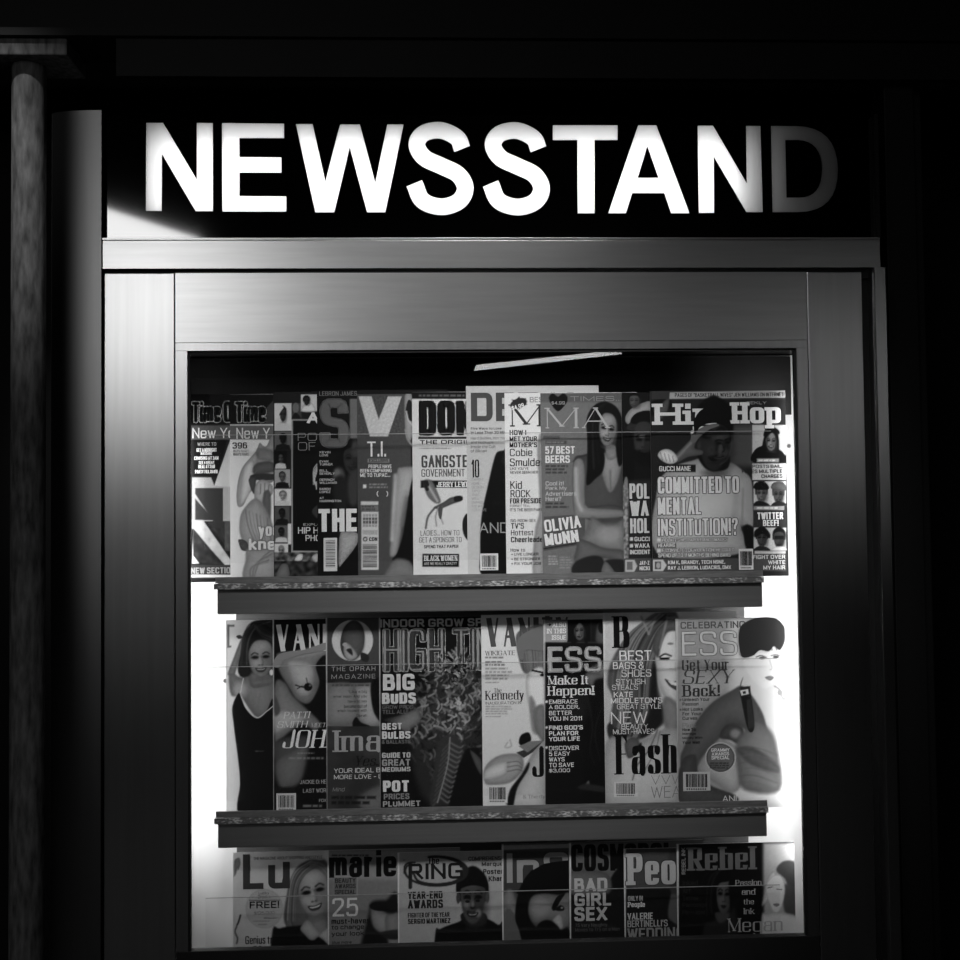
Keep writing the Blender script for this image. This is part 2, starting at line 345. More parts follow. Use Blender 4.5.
# ------------------------------------------------------------------ stroke lettering
# every glyph: width | strokes; '~' rounds the control polygon, '@' rounds and closes it; cap height 7
G_ = '''A 5|0,0 2.5,7;2.5,7 5,0;.9,2.3 4.1,2.3
B 4.6|0,0 0,7;~0,7 2.4,7 4.2,7 4.2,3.7 2.4,3.7 0,3.7;~0,3.7 2.4,3.7 4.7,3.7 4.7,0 2.4,0 0,0
C 4.8|~4.8,5 4.7,7 2.5,7 0,7 0,3.5 0,0 2.5,0 4.7,0 4.8,2
D 4.8|0,0 0,7;~0,7 2.4,7 4.8,7 4.8,3.5 4.8,0 2.4,0 0,0
E 3.8|0,0 0,7;0,7 3.8,7;0,3.6 3.4,3.6;0,0 3.8,0
F 3.7|0,0 0,7;0,7 3.7,7;0,3.6 3.3,3.6
G 5|~4.9,5.2 4.7,7 2.5,7 0,7 0,3.5 0,0 2.5,0 4.9,0 4.9,1.6 4.9,3.2;4.9,3.2 2.8,3.2
H 4.6|0,0 0,7;4.6,0 4.6,7;0,3.6 4.6,3.6
I 0|0,0 0,7
J 3.6|~3.6,7 3.6,2 3.6,0 1.8,0 0,0 0,2
K 4.8|0,0 0,7;4.6,7 .1,2.9;1.5,4.1 4.9,0
L 3.7|0,7 0,0;0,0 3.7,0
M 6|0,0 0,7;0,7 3,.6;3,.6 6,7;6,7 6,0
N 4.8|0,0 0,7;0,7 4.8,0;4.8,0 4.8,7
O 5|@0,3.5 0,7 2.5,7 5,7 5,3.5 5,0 2.5,0 0,0
P 4.4|0,0 0,7;~0,7 2.4,7 4.4,7 4.4,3.2 2.4,3.2 0,3.2
Q 5|@0,3.5 0,7 2.5,7 5,7 5,3.5 5,0 2.5,0 0,0;3,1.8 5.2,-.6
R 4.7|0,0 0,7;~0,7 2.4,7 4.4,7 4.4,3.3 2.4,3.3 0,3.3;2.4,3.3 4.8,0
S 4.6|~4.5,5.3 4.4,7 2.3,7 .1,7 .1,4 2.4,3.7 4.7,3.3 4.7,0 2.3,0 .1,0 0,1.8
T 4.6|2.3,0 2.3,7;0,7 4.6,7
U 4.6|~0,7 0,3 0,0 2.3,0 4.6,0 4.6,3 4.6,7
V 4.8|0,7 2.4,0;2.4,0 4.8,7
W 7|0,7 1.75,0;1.75,0 3.5,6.4;3.5,6.4 5.25,0;5.25,0 7,7
X 4.8|0,0 4.8,7;0,7 4.8,0
Y 4.8|0,7 2.4,3.2;4.8,7 2.4,3.2;2.4,3.2 2.4,0
Z 4.5|0,7 4.5,7;4.5,7 0,0;0,0 4.5,0
a 3.8|~.3,3.7 .5,5 2,5 3.8,5 3.8,3.3 3.8,0;~3.8,2.9 2,3 0,2.9 0,0 1.8,0 3.6,0 3.8,1.4
b 4|0,0 0,7;@0,2.5 0,5 2,5 4,5 4,2.5 4,0 2,0 0,0
c 3.7|~3.7,3.5 3.5,5 2,5 0,5 0,2.5 0,0 2,0 3.5,0 3.7,1.5
d 4|4,0 4,7;@0,2.5 0,5 2,5 4,5 4,2.5 4,0 2,0 0,0
e 3.9|.1,2.6 3.9,2.6;~3.9,2.6 3.9,5 2,5 0,5 0,2.5 0,0 2,0 3.6,0 3.8,1.2
f 2.6|~2.8,7 1,7.2 1,5 1,0;0,4.8 2.5,4.8
g 4|4,5 4,0;@0,2.5 0,5 2,5 4,5 4,2.5 4,0 2,0 0,0;~4,1 4,-2 2,-2 .2,-2 .1,-1
h 3.8|0,0 0,7;~0,3 .3,5 2,5 3.8,5 3.8,3 3.8,0
i 0|0,0 0,5;0,6.3 0,7
j 1|1,6.3 1,7;~1,5 1,0 1,-2 -.6,-2
k 3.7|0,0 0,7;3.5,5 .1,1.9;1.2,2.9 3.8,0
l 0|0,0 0,7
m 6.2|0,0 0,5;~0,3 .3,5 1.6,5 3.1,5 3.1,3 3.1,0;~3.1,3 3.4,5 4.7,5 6.2,5 6.2,3 6.2,0
n 3.8|0,0 0,5;~0,3 .3,5 2,5 3.8,5 3.8,3 3.8,0
o 4|@0,2.5 0,5 2,5 4,5 4,2.5 4,0 2,0 0,0
p 4|0,-2 0,5;@0,2.5 0,5 2,5 4,5 4,2.5 4,0 2,0 0,0
q 4|4,-2 4,5;@0,2.5 0,5 2,5 4,5 4,2.5 4,0 2,0 0,0
r 2.4|0,0 0,5;~0,3 .3,4.9 1.4,5 2.5,4.7
s 3.5|~3.4,3.8 3.3,5 1.8,5 .1,5 .1,2.9 1.8,2.6 3.6,2.3 3.6,0 1.8,0 .1,0 0,1.2
t 2.5|~1,6.5 1,3 1,0 2,0 2.6,.1;0,4.8 2.5,4.8
u 3.8|~0,5 0,2 0,0 1.8,0 3.4,0 3.8,2;3.8,0 3.8,5
v 3.8|0,5 1.9,0;1.9,0 3.8,5
w 5.6|0,5 1.4,0;1.4,0 2.8,4.6;2.8,4.6 4.2,0;4.2,0 5.6,5
x 3.7|0,0 3.7,5;0,5 3.7,0
y 3.8|0,5 2,0;~3.8,5 2,0 1.2,-2 .1,-2
z 3.5|0,5 3.5,5;3.5,5 0,0;0,0 3.5,0
0 4.2|@0,3.5 0,7 2.1,7 4.2,7 4.2,3.5 4.2,0 2.1,0 0,0
1 1.6|0,5.5 1.6,7;1.6,7 1.6,0
2 4.2|~0,5 .1,7 2.1,7 4.2,7 4.3,4.6 2.6,2.8 0,0;0,0 4.4,0
3 4.2|~0,5.5 .1,7 2,7 4.1,7 4.1,3.8 1.5,3.8;~1.5,3.8 4.4,3.8 4.4,0 2,0 .1,0 0,1.5
4 4.4|3.3,0 3.3,7;3.3,7 0,2;0,2 4.5,2
5 4.2|4,7 .5,7;.5,7 .3,3.6;~.3,3.6 1,4.4 4.3,4.6 4.3,0 2,0 .1,0 0,1.4
6 4.2|~4,5.8 3.8,7 2,7 0,7 0,3 0,2;@0,2 0,4.2 2.1,4.2 4.2,4.2 4.2,2 4.2,0 2.1,0 0,0
7 4.2|0,7 4.2,7;4.2,7 1.3,0
8 4.2|@.2,5.4 .2,7 2.1,7 4,7 4,5.4 4,3.8 2.1,3.8 .2,3.8;@0,1.9 0,3.8 2.1,3.8 4.2,3.8 4.2,1.9 4.2,0 2.1,0 0,0
9 4.2|@0,4.8 0,7 2.1,7 4.2,7 4.2,4.8 4.2,2.8 2.1,2.8 0,2.8;~4.2,4.8 4.2,3 4.2,0 2,0 .4,0 .2,1
! 0|0,2.2 0,7;0,0 0,.7
? 3.8|~0,5.2 .1,7 2,7 3.9,7 3.9,4.6 1.9,4 1.9,2.2;1.9,0 1.9,.7
. 0|0,0 0,.6
, .4|.4,.6 0,-1.1
: 0|0,0 0,.6;0,4 0,4.6
- 2.4|0,3 2.4,3
+ 3.4|0,3 3.4,3;1.7,1.3 1.7,4.7
/ 3|0,-.5 3,7.2
' 0|0,5.4 0,7
" 1.4|0,5.4 0,7;1.4,5.4 1.4,7
( 1.4|~1.4,7.6 0,5.5 0,1.5 1.4,-.6
) 1.4|~0,7.6 1.4,5.5 1.4,1.5 0,-.6
& 5|~5,3 3.6,0 .2,-.4 -.4,3 2,4 3.8,5 3.6,7 2,7.2 .8,6.8 .8,5.2 5,0
$ 4.4|~4.3,5 4.2,6.4 2.2,6.4 .1,6.4 .1,3.9 2.3,3.5 4.5,3.1 4.5,.6 2.2,.6 .1,.6 0,2;2.2,-.5 2.2,7.5
* 1|0,3 1,3;.5,2.5 .5,3.5
> 4|0,3.2 4,3.2;2.2,5 4,3.2;2.2,1.4 4,3.2'''
GLYPH = {}
def chaikin(p, closed, n=3):
    for _ in range(n):
        q = []; m = len(p)
        for i in range(m if closed else m-1):
            a, b = p[i], p[(i+1) % m]
            q += [a*.75+b*.25, a*.25+b*.75]
        if not closed: q = [p[0]]+q+[p[-1]]
        p = q
    return p
for ln in G_.split('\n'):
    c = ln[0]; w, st = ln[2:].split('|'); S = []
    for s in st.split(';'):
        k = s[0]; s2 = s.lstrip('~@')
        p = [np.array([float(a) for a in t.split(',')]) for t in s2.split()]
        S.append((k if k in '~@' else '', p))
    GLYPH[c] = (float(w), S)

THIN = dict(A=(0,), V=(1,), N=(0, 2), M=(0, 2), W=(1, 3), X=(1,), Y=(1,), K=(1,), k=(1,), v=(1,), w=(1, 3), x=(0,), U=())
def lettering(txt, W, H, wt=.17, thin=.85, serif=False, shear=0.0, sharp=False, gap=1.0, fit=True):
    """list of (points, faces) quads/polygons for a word that exactly fills W x H (y up, from its lowest ink)"""
    txt = ''.join(ch for ch in txt if ch in GLYPH or ch == ' ')
    ink = [ch for ch in txt if ch != ' ']
    lo = min((min(p[1] for s in GLYPH[c][1] for p in s[1]) for c in ink), default=0); lo = min(0, lo)
    hi = max((max(p[1] for s in GLYPH[c][1] for p in s[1]) for c in ink), default=7)
    if all(c in ".,-*" for c in ink): hi = 7
    units = sum(GLYPH[c][0] if c != ' ' else 1.6 for c in txt)+gap*(len(txt)-1)
    tv = wt*H*(7/(hi-lo)); n = len(ink)
    tv = min(tv, W/(n*2.6)); sx = max((W-n*tv)/max(units, .1), 1e-4) if units > .1 else 1
    th = min(tv*thin, H*.2); sy = (H-th)/(hi-lo)
    V, Fc, Z = [], [], []
    def quadstrip(L, R, closed):
        b = len(V); m = len(L); V.extend(L); V.extend(R)
        for i in range(m if closed else m-1):
            j = (i+1) % m; Fc.append((b+i, b+j, b+m+j, b+m+i))
    x = tv/2; ymax = H; ci = 0
    for c in txt:
        if c == ' ': x += (1.6+gap)*sx; continue
        w, S = GLYPH[c]
        if c in 'i!' and th > .08*H:
            dh = min(tv, .2*H); xh = H if c == '!' else th/2+(5-lo)*sy+th/2
            if c == '!': bands = ((0, dh), (dh+.08*H, ymax))
            else: bands = ((th/2-lo*sy-th/2, min(xh, ymax-dh-.07*H)), (ymax-dh, ymax))
            for y0, y1 in bands:
                b = len(V); V.extend([np.array(q) for q in ((x-tv/2, y0), (x+tv/2, y0), (x+tv/2, y1), (x-tv/2, y1))]); Fc.append((b, b+1, b+2, b+3)); Z.extend([0]*4)
            if serif and c == 'i':
                b = len(V); y1 = bands[0][1]; V.extend([np.array(q) for q in ((x-tv, y1-th), (x, y1-th), (x, y1), (x-tv, y1))]); Fc.append((b, b+1, b+2, b+3)); Z.extend([1]*4)
                b = len(V); y1 = bands[0][0]; V.extend([np.array(q) for q in ((x-tv, y1), (x+tv, y1), (x+tv, y1+th), (x-tv, y1+th))]); Fc.append((b, b+1, b+2, b+3)); Z.extend([1]*4)
            x += w*sx+tv+gap*sx; ci += 1
            continue
        for si, (kind, p) in enumerate(S):
            tw = tv*max(.32, thin*.7) if (serif or thin < .6) and si in THIN.get(c, ()) else tv
            q = [np.array([x+a[0]*sx, th/2+(a[1]-lo)*sy]) for a in p]
            closed = kind == '@'
            if kind and not sharp: q = chaikin(q, closed)
            m = len(q); L, R = [], []
            if kind == '' or sharp and not closed:
                # butt ends pushed out by half a stroke
                pass
            for i in range(m):
                a = q[(i-1) % m] if closed or i else q[i]; b = q[(i+1) % m] if closed or i < m-1 else q[i]
                d = b-a; l = np.hypot(*d); d = d/l if l > 1e-9 else np.array([1., 0])
                o = np.array([-d[1]*tw/2, d[0]*th/2])
                ql = q[i].copy()
                if not closed and i in (0, m-1):
                    sg = -1 if i == 0 else 1
                    ext = d*np.array([min(tv, th)/2, th/2])*sg
                    if kind == '' : ql = ql+ext*(1 if abs(d[1]) > .3 else .9)
                L.append(ql+o); R.append(ql-o)
            for A in (L, R):
                for a in A: a[1] = min(max(a[1], 0), ymax)
            quadstrip(L, R, closed); Z.extend([si+(ci % 2)*.4]*(len(V)-len(Z)))
            if serif and not closed:
                for e, nb in ((0, 1), (m-1, m-2)):
                    d = q[e]-q[nb]
                    if abs(d[1]) > abs(d[0])*.8 and kind == '' :
                        wS = tw/2+min(tv*.5, sx*.9); y0 = q[e][1]-th/2
                        b0 = len(V)
                        V.extend([np.array([q[e][0]-wS, y0]), np.array([q[e][0]+wS, y0]), np.array([q[e][0]+wS, y0+th]), np.array([q[e][0]-wS, y0+th])])
                        Fc.append((b0, b0+1, b0+2, b0+3))
                    elif kind == '' and abs(d[0]) > abs(d[1]):
                        b0 = len(V); sg = 1 if q[e][1] < H*.3 else -1
                        if H*.3 < q[e][1] < H*.7: continue
                        y0 = q[e][1]-sg*th/2
                        V.extend([np.array([q[e][0]+.1*tv, y0]), np.array([q[e][0]+.1*tv, y0+sg*H*.22]), np.array([q[e][0]-tv*.7, y0+sg*th*.5])])
                        Fc.append((b0, b0+1, b0+2))
                    elif kind == '~' and c in 'CGSacsfrJ' :
                        r = tv*.45; b0 = len(V)
                        V.extend([q[e]+np.array([r*.9*math.cos(t), r*math.sin(t)]) for t in np.linspace(0, 2*math.pi, 8, endpoint=False)])
                        Fc.append(tuple(range(b0, b0+8)))
                    Z.extend([si+(.2 if e else .3)+(ci % 2)*.4+2.]*(len(V)-len(Z)))
        x += w*sx+tv+gap*sx; ci += 1
    V = [np.array([v[0]+shear*v[1], v[1]]) for v in V]
    if shear:
        mx = max(v[0] for v in V)
        V = [np.array([v[0]*W/mx, v[1]]) for v in V]
    return [np.array([v[0], v[1], z]) for v, z in zip(V, Z)], Fc

# ------------------------------------------------------------------ printed magazines
def sd_poly(X, Y, P):
    """signed distance (negative inside) to a polygon"""
    P = np.asarray(P, float); n = len(P)
    d = np.full(X.shape, 1e18); ins = np.zeros(X.shape, bool)
    for i in range(n):
        ax, ay = P[i]; bx_, by_ = P[(i+1) % n]
        ex, ey = bx_-ax, by_-ay; wx, wy = X-ax, Y-ay
        t = np.clip((wx*ex+wy*ey)/(ex*ex+ey*ey+1e-12), 0, 1)
        d = np.minimum(d, (wx-t*ex)**2+(wy-t*ey)**2)
        c = ((ay <= Y) & (by_ > Y)) | ((by_ <= Y) & (ay > Y))
        with np.errstate(divide='ignore', invalid='ignore'):
            xi = ax+(Y-ay)*ex/(ey if abs(ey) > 1e-12 else 1e-12)
        ins ^= c & (X < xi)
    return np.where(ins, -1, 1)*np.sqrt(d)

def noise2(X, Y, sc, seed=0):
    r = np.random.RandomState(seed); out = 0
    for k in range(9):
        a = r.rand()*math.tau; f = (.6+r.rand()*1.2)/sc
        out = out+np.sin((X*math.cos(a)+Y*math.sin(a))*f*math.tau+r.rand()*9+1.5*np.sin((Y*math.cos(a)-X*math.sin(a))*f*4+r.rand()*9))
    return out/5.0

MAGS = []
class Mag:
    """one magazine; coordinates are those of a close-up (ox, oy, scale) of the photograph's row"""
    def __init__(s, fr, box, vis, base, depth, bottom, gain, label, group, z0=None):
        s.fr, s.box, s.vis, s.gain, s.label, s.group, s.Y = fr, box, vis, gain, label, group, depth
        px = lambda x, y: (fr[0]+x/fr[2], fr[1]+y/fr[2])
        s.px = px
        a, b = px(box[0], (box[1]+box[3])/2); s.x0 = at(a, b, depth)[0]
        a1, _ = px(box[2], box[1]); s.x1 = at(a1, b, depth)[0]
        xm = (box[0]+vis)/2
        s.z1 = at(*px(xm, box[1]), depth)[2]
        s.z0 = bottom
        # tone grid: fine over the part in view, coarse under the neighbour
        e = .78*(at(500, 500, depth)[0]-at(499, 500, depth)[0])
        xv = min(s.x1, at(*px(vis, box[1]), depth)[0]+.008)
        n = max(2, int((xv-s.x0)/e)); xs = np.linspace(s.x0, xv, n)
        if s.x1-xv > .003: xs = np.concatenate([xs, np.linspace(xv, s.x1, 8)[1:]])
        zlow = max(s.z0, .85)
        m = int((s.z1-zlow)/e); zs = np.linspace(zlow, s.z1, m)
        if zlow > s.z0+.003: zs = np.concatenate([np.linspace(s.z0, zlow, 6)[:-1], zs])
        s.gx, s.gz = xs, zs
        XX, ZZ = np.meshgrid(xs, zs)
        pts = np.stack([XX, np.full_like(XX, depth), ZZ], -1)
        a, b = pix(pts)
        s.X = (a-fr[0])*fr[2]; s.Yp = (b-fr[1])*fr[2]
        s.T = np.full(XX.shape, float(base))
        s.verts, s.faces, s.cols = [], [], []
        s.bars = []
        s.soft = .45*fr[2]
        MAGS.append(s)
    # --- tone painting
    def _mix(s, d, v, soft, al=1.0):
        soft = s.soft if soft is None else soft
        k = np.clip(.5-d/(2*soft+1e-6), 0, 1); k = k*k*(3-2*k)*al
        s.T = s.T*(1-k)+v*k
    def _val(s, v):
        if isinstance(v, tuple) and v[0] == 'v':   # ('v', y0, v0, y1, v1)
            return np.clip((s.Yp-v[1])/(v[3]-v[1]), 0, 1)*(v[4]-v[2])+v[2]
        if isinstance(v, tuple) and v[0] == 'h':
            return np.clip((s.X-v[1])/(v[3]-v[1]), 0, 1)*(v[4]-v[2])+v[2]
        return v
    def R(s, x0, y0, x1, y1, v, soft=None, al=1):
        s._mix(np.maximum(np.maximum(x0-s.X, s.X-x1), np.maximum(y0-s.Yp, s.Yp-y1)), s._val(v), soft, al); return s
    def P(s, pts, v, soft=None, al=1, sm=True):
        if sm: pts = catmull(pts, 5, True)
        d = sd_poly(s.X, s.Yp, pts); v = s._val(v)
        if sm and not isinstance(v, np.ndarray) and .25 < v < .9:      # photographed bodies round off towards their outline
            w = max(6., .16*min(max(p[0] for p in pts)-min(p[0] for p in pts), max(p[1] for p in pts)-min(p[1] for p in pts)))
            v = v*(1.05-.34*np.exp(np.minimum(d, 0)/w))
        s._mix(d, v, soft, al); return s
    def PL(s, pts, v, soft=None, al=1): return s.P(pts, v, soft, al, False)
    def E(s, cx, cy, rx, ry, v, rot=0, soft=None, al=1):
        c, n = math.cos(math.radians(rot)), math.sin(math.radians(rot))
        dx, dy = s.X-cx, s.Yp-cy
        q = np.sqrt(((dx*c+dy*n)/rx)**2+((dy*c-dx*n)/ry)**2)
        s._mix((q-1)*min(rx, ry), s._val(v), soft, al); return s
    def L(s, pts, w, v, soft=None, al=1, sm=True):
        if sm and len(pts) > 2: pts = catmull(pts, 5)
        d = np.full(s.X.shape, 1e9)
        for a, b in zip(pts[:-1], pts[1:]):
            ex, ey = b[0]-a[0], b[1]-a[1]
            t = np.clip(((s.X-a[0])*ex+(s.Yp-a[1])*ey)/(ex*ex+ey*ey+1e-9), 0, 1)
            d = np.minimum(d, np.hypot(s.X-a[0]-t*ex, s.Yp-a[1]-t*ey))
        s._mix(d-w/2, s._val(v), soft, al); return s
    def N(s, x0, y0, x1, y1, amp, sc, seed=1):
        k = (s.X > x0) & (s.X < x1) & (s.Yp > y0) & (s.Yp < y1)
        s.T = np.clip(s.T+k*amp*noise2(s.X, s.Yp, sc, seed), .01, 1); return s
    def face(s, cx, cy, w, h, skin, hair, tilt=0, dark=.1, hairstyle=1, side=1, smile=True, feat=1.0):
        """printed portrait head: hair, face with soft modelling, brows, eyes, nose, mouth"""
        t = math.radians(tilt); c, n = math.cos(t), math.sin(t)
        q = lambda u, v: (cx+(u*c-v*n)*w/2, cy+(u*n+v*c)*h/2)
        m = w*.08
        if hairstyle == 1:
            s.P([q(-1.1, -.5), q(-.7, -1.3), q(.1, -1.5), q(.9, -1.2), q(1.2, -.3), q(1.3, .8), q(1.2, 1.5), q(.6, 1.2), q(-.6, 1.2), q(-1.3, 1.5), q(-1.35, .5)], hair, w*.05)
        elif hairstyle == 2:
            s.P([q(-1.05, -.1), q(-.95, -.9), q(0, -1.35), q(.95, -.9), q(1.05, -.1), q(.8, .1), q(-.8, .1)], hair, w*.05)
        s.P([q(-.82, -.6), q(-.4, -1.02), q(.4, -1.02), q(.82, -.6), q(.84, .1), q(.55, .75), q(0, 1.02), q(-.55, .75), q(-.84, .1)], skin, w*.05)
        s.E(*q(.62*side, .2), w*.22, h*.36, skin*.72, tilt, w*.2, .75)
        s.E(*q(-.35*side, .25), w*.14, h*.1, min(1, skin*1.12), tilt, w*.12, .8)
        s.E(*q(0, -.65), w*.25, h*.1, min(1, skin*1.08), tilt, w*.12, .6)
        if hairstyle == 1:
            s.P([q(-.9, -.3), q(-.75, -1.0), q(0, -1.2), q(.2, -1.0), q(-.3, -.8), q(-.7, -.4)], hair, w*.05)
            s.P([q(.9, -.2), q(.75, -1.0), q(0, -1.2), q(0, -1.0), q(.5, -.8), q(.75, -.4)], hair, w*.05)
        elif hairstyle == 2:
            s.P([q(-.88, -.45), q(-.8, -1.0), q(0, -1.25), q(.8, -1.0), q(.88, -.45), q(.5, -.75), q(-.5, -.75)], hair, w*.04)
        if hairstyle in (1, 3) and hairstyle == 1:
            for k in range(7):
                u = -1.15+.1*k; s.L([q(-.1+.05*k, -1.35+.03*k), q(u+.12, -.5), q(u, .4), q(u+.1, 1.2)], w*.03, hair*(1.9 if k % 2 else .55)+.02, w*.03, .6)
                u = 1.2-.08*k; s.L([q(.2-.02*k, -1.3+.03*k), q(u-.1, -.5), q(u, .4), q(u-.1, 1.1)], w*.03, hair*(1.7 if k % 2 else .5)+.02, w*.03, .6)
        for sg in (-1, 1):
            s.E(*q(sg*.38, -.1), w*.17, h*.07, skin*.62, tilt, h*.04, .6*feat)
            s.L([q(sg*.64, -.24), q(sg*.42, -.34), q(sg*.17, -.26)], h*.03, dark, h*.022, .85*feat)
            s.E(*q(sg*.38, -.09), w*.12, h*.036, dark*.5, tilt, h*.025, feat)
            s.L([q(sg*.24, -.09), q(sg*.4, -.145), q(sg*.56, -.1)], h*.02, dark*.4, h*.015, .8*feat)
            s.E(*q(sg*.11, .33), w*.04, h*.018, skin*.4, tilt, h*.015, .8*feat)
        s.L([q(.12*side, -.1), q(.17*side, .24), q(.1*side, .34)], h*.035, skin*.68, h*.035, .8*feat)
        s.L([q(-.06*side, -.1), q(-.05*side, .25)], h*.03, min(1, skin*1.18), h*.035, .7*feat)
        if smile:
            s.P([q(-.42, .47), q(-.15, .5), q(0, .515), q(.15, .5), q(.42, .47), q(.22, .7), q(-.22, .7)], skin*.38, h*.016, feat, True)
            s.P([q(-.3, .525), q(0, .555), q(.3, .525), q(.17, .6), q(-.17, .6)], min(.95, skin*1.5), h*.012, feat)
            s.L([q(-.5, .38), q(-.52, .55)], h*.02, skin*.75, h*.02, .6*feat); s.L([q(.5, .38), q(.52, .55)], h*.02, skin*.75, h*.02, .6*feat)
        else:
            s.P([q(-.32, .57), q(-.1, .5), q(0, .525), q(.1, .5), q(.32, .57), q(.12, .69), q(-.12, .69)], skin*.36, h*.016, feat)
        s.E(*q(0, .76), w*.14, h*.02, skin*.75, tilt, h*.02, .6)
        s.E(*q(0, 1.08), w*.3, h*.06, skin*.6, tilt, h*.05, .5*feat)
        return s
    def hair(s, a, b, n, lo, hi, w, seed=1):
        """strands combed between two guide lines"""
        r = random.Random(seed); a, b = catmull(a, 5), catmull(b, 5); m = min(len(a), len(b))
        for k in range(n):
            t = (k+.5)/n; j = r.uniform(-.04, .04)
            s.L([a[i]*(1-t-j*i/m)+b[i]*(t+j*i/m) for i in range(0, m, 2)], w*r.uniform(.6, 1.3), r.uniform(lo, hi), w*.6, .8)
        return s
    # --- lettering and flat print
    def _put(s, V, F, x, y, v, lay, rot=0):
        """V in close-up units, y up, from the point (x, y)"""
        o = at(*s.px(x, y), s.Y); k = (at(*s.px(x+10, y), s.Y)[0]-o[0])/10
        c, n = math.cos(rot), math.sin(rot); b = len(s.verts)
        for p in V:
            s.verts.append((o[0]+(p[0]*c-p[1]*n)*k, s.Y-.0002*lay-(.00003*p[2] if len(p) > 2 else 0), o[2]+(p[0]*n+p[1]*c)*k)); s.cols.append(v)
        s.faces += [tuple(b+i for i in f) for f in F]
    def T_(s, txt, x0, y0, x1, y1, v, wt=.17, lay=1, rot=0, **kw):
        V, F = lettering(txt, x1-x0, y1-y0, wt, **kw); s._put(V, F, x0, y1, v, lay, math.radians(rot)); return s
    def out(s, txt, x0, y0, x1, y1, vin, vout, grow, wt=.2, **kw):
        """outlined lettering"""
        g = grow; h = y1-y0; V, F = lettering(txt, x1-x0, h, wt, **kw)
        for dx, dy in ((g, 0), (-g, 0), (0, g), (0, -g), (.7*g, .7*g), (-.7*g, .7*g), (.7*g, -.7*g), (-.7*g, -.7*g)): s._put(V, F, x0+dx, y1+dy, vout, 1)
        s._put(V, F, x0, y1, vin, 2); return s
    def lines(s, rows, x0, y0, dy, h, v, wt=.16, cw=.62, right=None, **kw):
        """a left- or right-aligned block of text lines with natural widths"""
        for i, r in enumerate(rows):
            up = sum(.62 if ch.isupper() or ch.isdigit() else (.28 if ch in " iljtI!.,'" else .5) for ch in r)
            w = up*h*cw/.62*1.25 if cw else up*h
            xx = x0 if right is None else right-w
            s.T_(r, xx, y0+i*dy, xx+w, y0+i*dy+h, v, wt, **kw)
        return s
    def dashes(s, x0, y0, x1, y1, n, v, al=.85):
        """lines of print too small to read"""
        dy = (y1-y0)/n
        for i in range(n):
            x = x0; e = x1-random.random()*.25*(x1-x0)
            while x < e:
                w = min(dy*(.5+1.6*random.random()), e-x)
                s.R(x, y0+i*dy+dy*.2, x+w, y0+i*dy+dy*.75, v, dy*.2, al); x += w+dy*.35
        return s
    def barcode(s, x0, y0, x1, y1, tall=False): s.bars.append((x0, y0, x1, y1, tall)); return s
    def build(s):
        gm = .25*noise2(s.X, s.Yp, s.fr[2]*9, len(s.verts))+.3*noise2(s.X, s.Yp, s.fr[2]*3.1, len(s.verts)+5)
        if 'middle' in s.group or 'bottom' in s.group: s.R(s.box[0]-5, s.box[1]-9, s.box[0]+s.fr[2]*.9, 9999, .8, s.fr[2]*.5, .75)   # lit spine edge painted into the cover as a pale strip
        s.T = np.clip(s.T*(1+.11*gm*(1-s.T**3)), .005, 1)
        cx = (s.x0+s.x1)/2; W = s.x1-s.x0; H = s.z1-s.z0
        th = .0018
        root = empty('magazine', (cx, s.Y, s.z0), s.label, 'magazine', s.group)
        n, m = len(s.gx), len(s.gz)
        XX, ZZ = np.meshgrid(s.gx-cx, s.gz-s.z0)
        v = [(float(x), 0.0, float(z)) for x, z in zip(XX.ravel(), ZZ.ravel())]
        f = [(j*n+i, j*n+i+1, (j+1)*n+i+1, (j+1)*n+i) for j in range(m-1) for i in range(n-1)]
        col = np.clip(lin(np.clip(s.T.ravel(), 0, 1))*s.gain, .008, .88)
        # thickness: wrap the cover round to its back along the spine and rim
        b = len(v)
        X0, X1 = -W/2, W/2
        v += [(X0, 0, 0), (X0, 0, H), (X0, .0002, 0), (X0, .0002, H), (X1, 0, 0), (X1, 0, H), (X1, .0002, 0), (X1, .0002, H),
              (X0, th, 0), (X0, th, H), (X1, th, 0), (X1, th, H)]
        f += [(b+8, b+9, b+1, b), (b+4, b+5, b+7, b+6), (b+10, b+11, b+9, b+8)]
        ec = float(np.clip(lin(min(1, np.mean(s.T[:, :3])*.6+.45))*s.gain, .05, .85))
        col = list(col)+[ec]*12
        b = len(v)
        v += [(x-cx, y-s.Y, z-s.z0) for x, y, z in s.verts]; f += [tuple(b+i for i in q) for q in s.faces]
        col += [float(np.clip(lin(c)*s.gain, .008, .88)) for c in s.cols]
        me = bpy.data.meshes.new('cover'); me.from_pydata(v, [], f); me.update()
        at_ = me.color_attributes.new('print', 'FLOAT_COLOR', 'POINT')
        c4 = np.ones((len(v), 4), np.float32); c4[:, :3] = np.array(col, np.float32)[:, None]
        at_.data.foreach_set('color', c4.ravel())
        me.materials.append(MT['cover'])
        o = bpy.data.objects.new('cover', me); COL.objects.link(o); o.parent = root
        pg = MB(); pg.box(-W/2+.0006, W/2-.0008, .0003, th-.0003, .0006, H-.0006)
        pg.build('page_block', MT['pages'], root)
        for x0, y0, x1, y1, tall in s.bars:
            vs, fs, cs = [], [], []
            def q(a, b_, c_, d_, val, lay):
                p, r = at(*s.px(a, d_), s.Y), at(*s.px(c_, b_), s.Y); k = len(vs)
                y = -.0002*lay-.0001
                vs.extend([(p[0]-cx, y, p[2]-s.z0), (r[0]-cx, y, p[2]-s.z0), (r[0]-cx, y, r[2]-s.z0), (p[0]-cx, y, r[2]-s.z0)])
                fs.append((k, k+1, k+2, k+3)); cs.extend([float(np.clip(lin(val)*s.gain, .01, .85))]*4)
            q(x0, y0, x1, y1, .78, 2)
